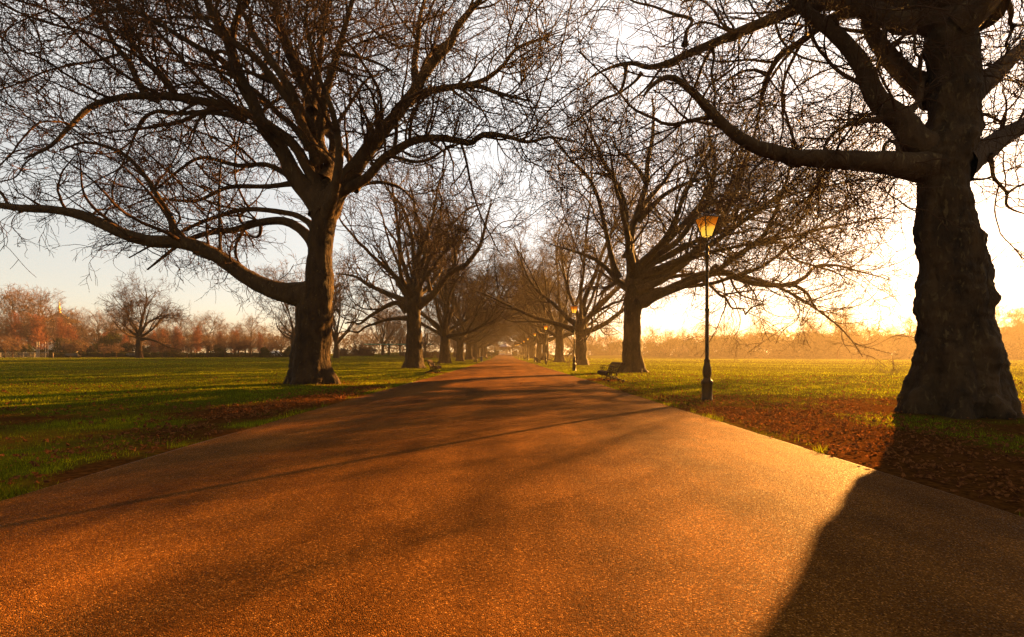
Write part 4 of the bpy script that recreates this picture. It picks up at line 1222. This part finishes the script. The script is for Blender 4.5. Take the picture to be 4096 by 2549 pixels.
bg = 'scrolled iron benches facing the path'
bench0 = empty('park_bench', (0, 0, 0)); make_bench(bench0)
def put_bench(o, x, y, rz, lb):
    o.location = (x, y, G(x, y) + .005); o.rotation_euler = (0, 0, rz); tag(o, lb, 'bench', bg)
bench0.scale = (1.08,) * 3
put_bench(bench0, 5.06, 23.0, -math.pi / 2, 'nearest scrolled iron bench on the right, empty, before the second right plane tree')
for x, y, rz, lb in [(-4.78, 33.2, math.pi / 2, 'sunlit empty scrolled bench on the left before the second left plane tree'),
                     (4.95, 67, -math.pi / 2, 'bench on the right with a hunched person sitting on it'),
                     (4.95, 108, -math.pi / 2, 'small empty bench on the right beyond the seated hunched person'),
                     (-4.45, 75.5, math.pi / 2, 'empty bench on the left just before the nearer black bin'),
                     (-4.4, 122, math.pi / 2, 'distant bench on the left with a person sitting on it')]:
    put_bench(copy_tree(bench0), x, y, rz, lb)


def make_lawn_bench(o):
    L = 2.3; m = MB()
    for k in range(5): m.box((0, -.22 + k * .105, .45), (L, .085, .03))
    m.build('seat', SLAT2, o)
    m = MB()
    for k in range(3): m.box((0, .27 + k * .03, .56 + k * .13), (L, .028, .09))
    m.build('backrest', SLAT2, o)
    for x in (-L / 2 + .15, L / 2 - .15):
        m = MB(); m.tube(np.array([(x, -.2, .43), (x, -.24, 0)]), [.03, .03], 6); m.build('leg', IRON, o)
        m = MB(); m.tube(np.array([(x, .34, .88), (x, .26, .45), (x, .38, 0)]), [.03] * 3, 6); m.build('leg', IRON, o)
        m = MB(); m.tube(resample([(x, .27, .62), (x, 0, .66), (x, -.24, .64), (x, -.24, .45)], 10), [.02] * 10, 6); m.build('armrest', IRON, o)
    m = MB(); m.tube(resample([(-L / 2 + .18, 0, .12), (-.4, 0, .36), (0, 0, .42), (.4, 0, .36), (L / 2 - .18, 0, .12)], 12), [.02] * 12, 6); m.build('stretcher', IRON, o)


SLAT2 = mat('weathered_bench_wood', (.09, .065, .045), .7, .3)
lb0 = None
for i, (px, Y) in enumerate([(103, 85), (292, 87), (535, 93), (642, 106), (828, 122), (927, 130), (1126, 140)]):
    x = atx(px, Y)
    if lb0 is None: lb0 = empty('lawn_bench', (0, 0, 0)); make_lawn_bench(lb0); o = lb0
    else: o = copy_tree(lb0)
    o.location = (x, Y, G(x, Y)); o.rotation_euler = (0, 0, math.pi + .05 * (i % 3 - 1))
    tag(o, f'plain wooden bench at the far edge of the left lawn, {ORD[i]} from the left', 'bench', 'plain benches along the far edge of the left lawn')


# ------------------------------------------------------------------ bins, barriers, poles, net, goal
BINM = mat('black_bin_metal', (.02, .018, .016), .5, .4)
def make_bin(o):
    m = MB(); m.lathe([(.0, 0), (.24, 0), (.25, .03), (.235, .06), (.25, .74), (.265, .76), (.265, .80), (.20, .80), (.19, .60), (0, .6)], 18); m.build('body', BINM, o)
    m = MB(); m.lathe([(.272, .80), (.272, .83), (.15, .93), (.0, .95)], 18); m.build('lid', BINM, o)
    m = MB()
    for k in range(3):
        a = k * 2.09; m.tube([(.25 * math.cos(a), .25 * math.sin(a), .79), (.24 * math.cos(a), .24 * math.sin(a), .81)], [.012] * 2, 5)
    m.build('lid_bracket', BINM, o)
b0 = None
for x, Y, lb in [(-4.0, 88, 'black litter bin on the left verge between two benches'), (-4.1, 165, 'distant dark litter bin on the left verge near the bandstand')]:
    if b0 is None: b0 = empty('litter_bin', (0, 0, 0)); make_bin(b0); o = b0
    else: o = copy_tree(b0)
    o.location = (x, Y, G(x, Y)); tag(o, lb, 'litter bin', 'litter bins on the left verge')

STEEL = mat('galvanised_steel', (.20, .18, .16), .6, .2, .2)
bar0 = None
for i in range(5):
    Y = 95; x = atx(-20 + i * 45.5, Y)
    if bar0 is None:
        bar0 = empty('crowd_barrier', (0, 0, 0)); m = MB(); L = 2.15
        m.tube(resample([(-L / 2, 0, .15), (-L / 2, 0, 1.0), (-L / 2 + .06, 0, 1.08), (L / 2 - .06, 0, 1.08), (L / 2, 0, 1.0), (L / 2, 0, .15)], 30), [.024] * 30, 6)
        m.tube([(-L / 2, 0, .15), (L / 2, 0, .15)], [.02, .02], 6); m.build('frame', STEEL, bar0)
        m = MB()
        for k in range(15):
            q = -L / 2 + (k + 1) * L / 16; m.tube([(q, 0, .15), (q, 0, 1.07)], [.010, .010], 5)
        m.build('bars', STEEL, bar0)
        for s in (-1, 1):
            m = MB(); m.tube([(s * .8, -.3, .02), (s * .8, 0, .14), (s * .8, .3, .02)], [.02] * 3, 5); m.build('foot', STEEL, bar0)
        o = bar0
    else: o = copy_tree(bar0)
    o.location = (x, Y, G(x, Y)); o.rotation_euler = (0, 0, .02 * (i % 2))
    tag(o, f'galvanised crowd barrier at the end of the hedge, {ORD[i]} from the left' if i else 'galvanised crowd barrier farthest from the hedge end', 'barrier', 'crowd barriers at the left end of the hedge')

fr0 = None
for i, (px, Y) in enumerate([(152, 107), (187, 107), (212, 108), (229, 107)]):
    x = atx(px, Y)
    if fr0 is None:
        fr0 = empty('pole_frame', (0, 0, 0))
        for s in (-.23, .23):
            m = MB(); m.tube([(s, 0, -.1), (s, 0, 3.5)], [.05, .045], 8); m.build('pole', PALE, fr0)
        m = MB(); m.tube([(-.23, 0, 2.75), (.23, 0, 2.75)], [.03, .03], 6); m.tube([(-.23, 0, 1.2), (.23, 0, 1.2)], [.03, .03], 6); m.build('crossbar', PALE, fr0)
        o = fr0
    else: o = copy_tree(fr0)
    o.location = (x, Y, G(x, Y)); o.rotation_euler = (0, 0, .3 * i)
    tag(o, f'pair of white poles joined by crossbars behind the barriers, {ORD[i]} from the left', 'poles', 'white pole frames beyond the left lawn')

# wooden posts on the lawn edge
WOOD = mat('post_wood', (.10, .07, .045), .8, .2)
pw = None
for i, (px, Y, lb) in enumerate([(212, 87, 'short stake between the two leftmost lawn benches'), (747, 108, 'short dark post right of the fourth lawn bench'), (1074, 118, 'short dark post left of the last lawn bench')]):
    x = atx(px, Y)
    if pw is None:
        m = MB(); m.box((0, 0, .45), (.12, .12, 1.0)); m.add([(-.06, -.06, .952), (.06, -.06, .952), (.06, .06, .952), (-.06, .06, .952), (0, 0, 1.03)], [(0, 1, 4), (1, 2, 4), (2, 3, 4), (3, 0, 4)])
        pw = m.build('wooden_post', WOOD); o = pw
    else: o = pw.copy(); COL.objects.link(o)
    o.location = (x, Y, G(x, Y)); tag(o, lb, 'post', 'short posts on the left lawn')

# cricket practice netting
TEAL = mat('teal_netting', (.02, .16, .12), .8, .2)
net = empty('practice_net', (atx(1598, 150), 150, G(atx(1598, 150), 150)), 0, 'teal topped practice netting on thin posts beyond the left row', 'netting')
W = 10.3; D = 5.0; Hn = 3.55
for x in np.linspace(-W, W, 6):
    for y in (-D / 2, D / 2):
        m = MB(); m.tube([(x, y, 0), (x, y, Hn)], [.035, .03], 6); m.build('post', mat_grey if 'mat_grey' in globals() else STEEL, net)
X, Yq = np.meshgrid(np.linspace(-W, W, 41), np.linspace(-D / 2, D / 2, 9)); 
Z = Hn - .22 * np.abs(np.sin((X + W) / (2 * W) * 5 * math.pi)) * np.sin((Yq + D / 2) / D * math.pi) - .02
link_mesh('net_roof', grid_mesh('net_roof', X, Yq, Z), TEAL, net)
m = MB()
for y in (-D / 2, D / 2):
    m.box((0, y, Hn - .08), (2 * W, .02, .26))
m.build('net_band', TEAL, net)
m = MB()
for y in (-D / 2, D / 2):
    for z in np.arange(.25, Hn - .2, .3): m.box((0, y, z), (2 * W, .006, .006))
    for x in np.arange(-W + .15, W, .3): m.box((x, y, Hn / 2 - .1), (.006, .006, Hn - .4))
m.build('side_net', TEAL, net)

gl = empty('goal', (atx(4015, 138), 138, G(atx(4015, 138), 138)), .3, 'small pale goal frame at the far side of the right lawn', 'goal')
for s in (-.65, .65):
    m = MB(); m.tube([(s, 0, -.05), (s, 0, 1.78)], [.05, .05], 8); m.build('goalpost', PALE, gl)
m = MB(); m.tube([(-.7, 0, 1.8), (.7, 0, 1.8)], [.05, .05], 8); m.build('crossbar', PALE, gl)
m = MB()
for s in (-.65, .65): m.tube([(s, 0, 1.78), (s, .8, .05)], [.03, .03], 6)
m.tube([(-.65, .8, .05), (.65, .8, .05)], [.03, .03], 6); m.build('stay', PALE, gl)

# ------------------------------------------------------------------ pagoda, van, bandstand
ROOF = mat('dark_roof', (.07, .045, .035), .7, .3); GOLD = mat('gilded_metal', (.55, .30, .05), .55, .5, .7); CREAM = mat('cream_stone', (.5, .42, .33), .8, .3)
pg = empty('pagoda', (atx(237, 178), 178, G(atx(237, 178), 178)), .4, 'dark roofed pagoda with a gilded finial behind the russet trees on the left', 'pagoda')
m = MB(); m.lathe([(6.5, -.1), (6.5, 1.6), (6.2, 1.7), (0, 1.7)], 24); m.build('base', CREAM, pg)
m = MB(); m.lathe([(2.9, 1.7), (2.9, 14.2), (0, 14.2)], 20); m.build('wall', CREAM, pg)
def hip(z, w, wi, rise, ov=.25):
    m = MB()
    V = [(-w, -w, z), (w, -w, z), (w, w, z), (-w, w, z)] + [(a * (w * .5), b * (w * .5), z + rise * .38) for a, b in ((-1, -1), (1, -1), (1, 1), (-1, 1))] + [(a * wi, b * wi, z + rise) for a, b in ((-1, -1), (1, -1), (1, 1), (-1, 1))]
    V += [(a * (w - .02), b * (w - .02), z - ov) for a, b in ((-1, -1), (1, -1), (1, 1), (-1, 1))]
    Fq = []
    for k in range(4):
        l = (k + 1) % 4; Fq += [(k, l, 4 + l, 4 + k), (4 + k, 4 + l, 8 + l, 8 + k), (12 + k, 12 + l, l, k)]
    Fq += [(8, 9, 10, 11), (15, 14, 13, 12)]
    m.add(V, Fq); return m
hip(8.6, 5.6, 2.7, 1.6).build('lower_roof', ROOF, pg)
hip(12.9, 5.2, .5, 3.0).build('upper_roof', ROOF, pg)
for k in range(8):
    a = k * math.pi / 4; m = MB(); m.tube([(4.3 * math.cos(a), 4.3 * math.sin(a), 1.7), (4.3 * math.cos(a), 4.3 * math.sin(a), 8.4)], [.18, .18], 8); m.build('column', CREAM, pg)
m = MB(); m.lathe([(.5, 15.8), (.6, 16.2), (.2, 16.5), (.5, 17.0), (.55, 17.3), (.15, 17.6), (.42, 17.9), (.12, 18.2), (.32, 18.5), (.08, 18.9), (.2, 19.2), (0, 20.2)], 14); m.build('finial', GOLD, pg, True)

WHITE = mat('white_vehicle_paint', (.8, .78, .74), .35, .5); DG = mat('dark_glass', (.02, .02, .025), .1, .5); RUB = mat('tyre_rubber', (.02, .02, .02), .8, .2)
vx = atx(1100, 128); van = empty('parked_van', (vx, 128, G(vx, 128)), .25, 'small white van parked beyond the hedge, right of the round bush', 'van')
m = MB(); pr = np.array([(-1.9, .35), (1.75, .35), (1.8, .85), (1.15, 1.0), (.75, 1.62), (.5, 1.72), (-1.8, 1.72), (-1.9, 1.5)])
V = np.concatenate([np.stack([pr[:, 0], np.full(8, s), pr[:, 1]], 1) for s in (-.8, .8)])
m.add(V, [(k, (k + 1) % 8, 8 + (k + 1) % 8, 8 + k) for k in range(8)], [(0, k, k + 1) for k in range(1, 7)], [(8, 8 + k + 1, 8 + k) for k in range(1, 7)]); m.build('body', WHITE, van)
m = MB(); m.add([(1.12, -.7, 1.05), (1.12, .7, 1.05), (.80, .66, 1.56), (.80, -.66, 1.56)], [(0, 1, 2, 3)]); m.V[-1][:, 0] += .02; m.build('windscreen', DG, van)
for s in (-1, 1):
    m = MB(); m.add([(.95, s * .806, 1.05), (.1, s * .806, 1.05), (.1, s * .806, 1.55), (.62, s * .806, 1.55)], [(0, 1, 2, 3)]); m.build('side_window', DG, van)
    for x in (-1.2, 1.2):
        m = MB(); q = MB(); q.lathe([(0, -.1), (.3, -.1), (.33, -.06), (.33, .06), (.3, .1), (0, .1)], 16); Vq = q.V[0][:, [0, 2, 1]] + np.array([x, s * .74, .33]); m.add(Vq, q.F[4][0]); m.build('wheel', RUB, van)

PR = mat('pale_roof_lead', (.42, .42, .46), .5, .5); BS = mat('bandstand_paint', (.20, .13, .09), .6, .4)
by = 264.0; bs = empty('bandstand', (.9, by, G(.9, by)), math.radians(22.5), 'octagonal bandstand with a pale roof at the end of the path', 'bandstand')
Rb = 3.35
m = MB(); m.lathe([(Rb + .9, -.1), (Rb + .9, .22), (Rb + .55, .222), (Rb + .55, .44), (Rb + .2, .442), (Rb + .2, .66), (0, .66)], 8); m.build('plinth', CREAM, bs)
for k in range(8):
    a = k * math.pi / 4; c, s = math.cos(a) * Rb, math.sin(a) * Rb
    m = MB(); q = MB(); q.lathe([(.14, .66), (.14, .95), (.085, 1.0), (.075, 3.6), (.14, 3.75), (.14, 3.9)], 10); m.add(q.V[0] + np.array([c, s, 0]), q.F[4][0]); m.build('column', BS, bs)
    if k != 6:
        a2 = (k + 1) * math.pi / 4; c2, s2 = math.cos(a2) * Rb, math.sin(a2) * Rb
        m = MB(); m.tube([(c, s, 1.55), (c2, s2, 1.55)], [.04, .04], 6); m.tube([(c, s, .8), (c2, s2, .8)], [.03, .03], 6)
        for t in np.linspace(.08, .92, 12): m.tube([(c + (c2 - c) * t, s + (s2 - s) * t, .8), (c + (c2 - c) * t, s + (s2 - s) * t, 1.55)], [.015, .015], 4)
        m.build('railing', BS, bs)
m = MB(); m.lathe([(Rb + .05, 3.9), (Rb + .05, 4.25), (Rb + .35, 4.3), (Rb + .35, 4.42)], 8); m.build('fascia', BS, bs)
m = MB(); m.lathe([(0, 4.2), (Rb + .5, 4.42), (Rb + .5, 4.52), (2.2, 5.35), (1.0, 6.1), (.75, 6.2), (.7, 6.55), (.85, 6.62), (.35, 7.1), (.12, 7.3), (.08, 7.8), (0, 7.9)], 8); m.build('roof', PR, bs)


# ------------------------------------------------------------------ people on the benches
def mk_cloth(name, cloth, skin, spots, legs=None):
    m = mat(name, cloth, .85, .2); t = NT(m); tc = t.n('ShaderNodeTexCoord')
    cur = cloth
    if legs:
        sx = t.n('ShaderNodeSeparateXYZ'); t.l(tc.outputs['Object'], sx.inputs[0])
        cur = t.mix(t.ramp(sx.outputs[2], (.555, (1, 1, 1)), (.575, (0, 0, 0))), cloth, legs)
    for c, r in spots:
        vd = t.n('ShaderNodeVectorMath', operation='DISTANCE'); vd.inputs[1].default_value = c
        t.l(tc.outputs['Object'], vd.inputs[0])
        f = t.math('LESS_THAN', vd.outputs['Value'], r)
        cur = t.mix(f, cur, skin)
    t.l(cur, t.b.inputs['Base Color'])
    return m


def person(x, y, rz, lean, cloth, legs, hair, label):
    """seated figure facing local -y; lean = how far it bends forward"""
    o = empty('person', (x, y, G(x, y)), rz, label, 'person')
    f = -1.0; hp = Vector((0, .02, .53))
    def tor(d, up, side=0): return Vector((side, .02 - d * (math.sin(lean)) - 0, .53)) + Vector((0, -up * 0, 0)) + Vector((0, 0, d * math.cos(lean)))
    J = {}; E = []; Rr = []
    V = []
    def add(name, co, r, par=None):
        J[name] = len(V); V.append(Vector(co)); Rr.append(r)
        if par is not None: E.append((J[par], J[name]))
    add('pelvis', hp, .135)
    add('waist', tor(.20, 0), .125, 'pelvis'); add('chest', tor(.40, 0), .145, 'waist')
    nk = tor(.55, 0); add('neck', nk, .055, 'chest')
    hd = nk + Vector((0, -.05 - .05 * math.sin(lean), .08)); add('jaw', hd, .068, 'neck')
    h2 = hd + Vector((0, -.02, .075)); add('head', h2, .092, 'jaw'); h3 = h2 + Vector((0, .01, .075)); add('crown', h3, .07, 'head')
    add('nose', h2 + Vector((0, -.105, -.02)), .016, 'head')
    for s in (-1, 1):
        sh = tor(.47, 0) + Vector((s * .19, 0, -.01)); n = str(s)
        add('sh' + n, sh, .07, 'chest')
        kn = Vector((s * .12, -.46, .52)); an = Vector((s * .12, -.44, .11))
        el = sh + Vector((s * .05, -.10, -.27)); add('el' + n, el, .05, 'sh' + n)
        ha = Vector((s * .07, -.36, .60)) if lean < .5 else Vector((s * .07, -.50, .63))
        add('wr' + n, el.lerp(ha, .85), .034, 'el' + n); add('pa' + n, ha, .038, 'wr' + n)
        for q, (dx, dl) in enumerate(((-.030, .075), (-.010, .088), (.010, .082), (.028, .066))):
            k1 = ha + Vector((dx, -.05, .0)); add(f'k{n}{q}', k1, .009, 'pa' + n); add(f't{n}{q}', k1 + Vector((0, -dl * .5, -dl * .6)), .0075, f'k{n}{q}')
        add('th' + n, ha + Vector((-s * .045, -.02, .01)), .010, 'pa' + n); add('tt' + n, ha + Vector((-s * .055, -.06, -.005)), .008, 'th' + n)
        add('hip' + n, Vector((s * .10, -.02, .52)), .10, 'pelvis'); add('kn' + n, kn, .068, 'hip' + n); add('an' + n, an, .046, 'kn' + n)
        add('he' + n, an + Vector((0, .03, -.055)), .045, 'an' + n); add('to' + n, an + Vector((s * .02, -.17, -.07)), .035, 'he' + n)
    me = bpy.data.meshes.new('body'); me.from_pydata([tuple(v) for v in V], E, [])
    b = bpy.data.objects.new('body', me); COL.objects.link(b); b.parent = o
    sp = [(tuple(h2), .135)] + [(tuple(V[J['pa' + s]]), .14) for s in ('-1', '1')]
    me.materials.append(mk_cloth('clothing', cloth, (.42, .25, .17), sp, legs))
    md = b.modifiers.new('skin', 'SKIN'); md.use_smooth_shade = True
    b.modifiers.new('sub', 'SUBSURF').levels = 1
    for d, r in zip(me.skin_vertices[0].data, Rr): d.radius = (r, r)
    me.skin_vertices[0].data[0].use_root = True
    m = MB(); m.ball(h2 + Vector((0, .022, .03)), .108, 14, 10, (1, 1, 1)); hb = m.build('hair', hair, o, True)
    return o


HAIR = mat('dark_hair', (.03, .018, .012), .6, .3); HAIR2 = mat('fair_hair', (.25, .15, .08), .6, .3)
person(4.85, 67.2, -math.pi / 2, .95, (.02, .018, .018), (.015, .014, .014), HAIR, 'person in dark clothes hunched forward on the right hand bench')
person(-4.35, 121.8, math.pi / 2, .12, (.5, .36, .33), (.06, .05, .06), HAIR2, 'person in a pale top sitting back on the distant left bench')

SKY_LOW, SKY_HIGH = (.60, .405, .24), (.68, .49, .30)
VEIL_A, VEIL_B = (.66, .58, .50), (.92, .81, .70)

# ------------------------------------------------------------------ air, light, camera
hz = MB(); hz.box((0, 285, 14.0), (880, 700, 30.6)); HZM = bpy.data.materials.new('misty_air'); HZM.use_nodes = True
t = NT(HZM); t.t.nodes.remove(t.b)
pv = t.n('ShaderNodeVolumePrincipled'); pv.inputs['Density'].default_value = .0017; pv.inputs['Density Attribute'].default_value = ''
pv.inputs['Color'].default_value = (.142, .122, .096, 1); pv.inputs['Anisotropy'].default_value = .5
t.l(pv.outputs[0], t.t.nodes['Material Output'].inputs['Volume'])
h = hz.build('haze', HZM); tag(h, kind='stuff')

W = bpy.data.worlds.new('World'); S.world = W; W.use_nodes = True
wt = W.node_tree; bgn = wt.nodes['Background']
sky = wt.nodes.new('ShaderNodeTexSky'); sky.sky_type = 'NISHITA'; sky.sun_disc = False
sky.sun_elevation = SUN_EL; sky.sun_rotation = SUN_AZ; sky.air_density = .5; sky.dust_density = .12; sky.ozone_density = 1.0
wn = NT(W)                                            # tint of the low sky, and a thin veil of high cloud
gd = wn.n('ShaderNodeTexCoord').outputs['Generated']
sx = wn.n('ShaderNodeSeparateXYZ'); wn.l(gd, sx.inputs[0])
tint = wn.ramp(sx.outputs[2], (.12, SKY_LOW), (.5, SKY_HIGH))
skc = wn.mix(1.0, sky.outputs[0], tint, 'MULTIPLY')
mp = wn.n('ShaderNodeMapping'); mp.inputs['Scale'].default_value = (1, 1, 2.2); wn.l(gd, mp.inputs[0])
cl = wn.noise(mp.outputs[0], 2.6, 6, .6, .4)
veil = wn.mix(1.0, wn.ramp(cl, (.3, VEIL_A), (.7, VEIL_B)), wn.ramp(sx.outputs[2], (.03, (.0, .0, .0)), (.5, (1, 1, 1))), 'MULTIPLY')
wt.links.new(wn.mix(1.0, skc, veil, 'ADD'), bgn.inputs[0]); bgn.inputs[1].default_value = .05

sv = Vector((math.sin(SUN_AZ) * math.cos(SUN_EL), math.cos(SUN_AZ) * math.cos(SUN_EL), math.sin(SUN_EL)))
sl = bpy.data.lights.new('sun', 'SUN'); sl.energy = 5.0; sl.angle = math.radians(.55); sl.color = (1.0, .45, .09)
so = bpy.data.objects.new('sun', sl); COL.objects.link(so); so.rotation_euler = sv.to_track_quat('Z', 'Y').to_euler(); so.location = (60, 60, 60)

cd = bpy.data.cameras.new('camera'); cd.sensor_width = 36.0; cd.lens = 36.0 * F / 4096
cd.shift_x = (2048 - VX) / 4096; cd.shift_y = (VY - 1274.5) / 4096; cd.clip_start = .05; cd.clip_end = 3000
cam = bpy.data.objects.new('camera', cd); COL.objects.link(cam); cam.location = (0, 0, HC); cam.rotation_euler = (math.pi / 2, 0, 0); S.camera = cam

S.view_settings.view_transform = 'Standard'; S.view_settings.look = 'None'; S.view_settings.gamma = 1.0; S.view_settings.exposure = 4.1
c = S.cycles if hasattr(S, 'cycles') else None
S.render.engine = 'CYCLES'
S.cycles.max_bounces = 5; S.cycles.diffuse_bounces = 2; S.cycles.glossy_bounces = 2; S.cycles.volume_bounces = 0; S.cycles.transparent_max_bounces = 8
S.cycles.use_denoising = True; S.cycles.denoising_prefilter = 'ACCURATE'; S.cycles.denoising_input_passes = 'RGB_ALBEDO_NORMAL'

# shadow depth put into the colours: every surface darkened evenly against the raised exposure
SHADE_SCALE = .66
for m in bpy.data.materials:
    if not m.use_nodes: continue
    tr = m.node_tree
    for nd in list(tr.nodes):
        key = 'Base Color' if nd.type == 'BSDF_PRINCIPLED' else 'Color' if nd.type in ('BSDF_DIFFUSE', 'BSDF_TRANSLUCENT') else None
        if not key: continue
        inp = nd.inputs[key]
        if inp.is_linked:
            x = tr.nodes.new('ShaderNodeMix'); x.data_type = 'RGBA'; x.blend_type = 'MULTIPLY'; x.inputs[0].default_value = 1
            x.inputs[7].default_value = (SHADE_SCALE, SHADE_SCALE, SHADE_SCALE, 1)
            tr.links.new(inp.links[0].from_socket, x.inputs[6]); tr.links.new(x.outputs[2], inp)
        else:
            c4 = inp.default_value; inp.default_value = (c4[0] * SHADE_SCALE, c4[1] * SHADE_SCALE, c4[2] * SHADE_SCALE, 1)
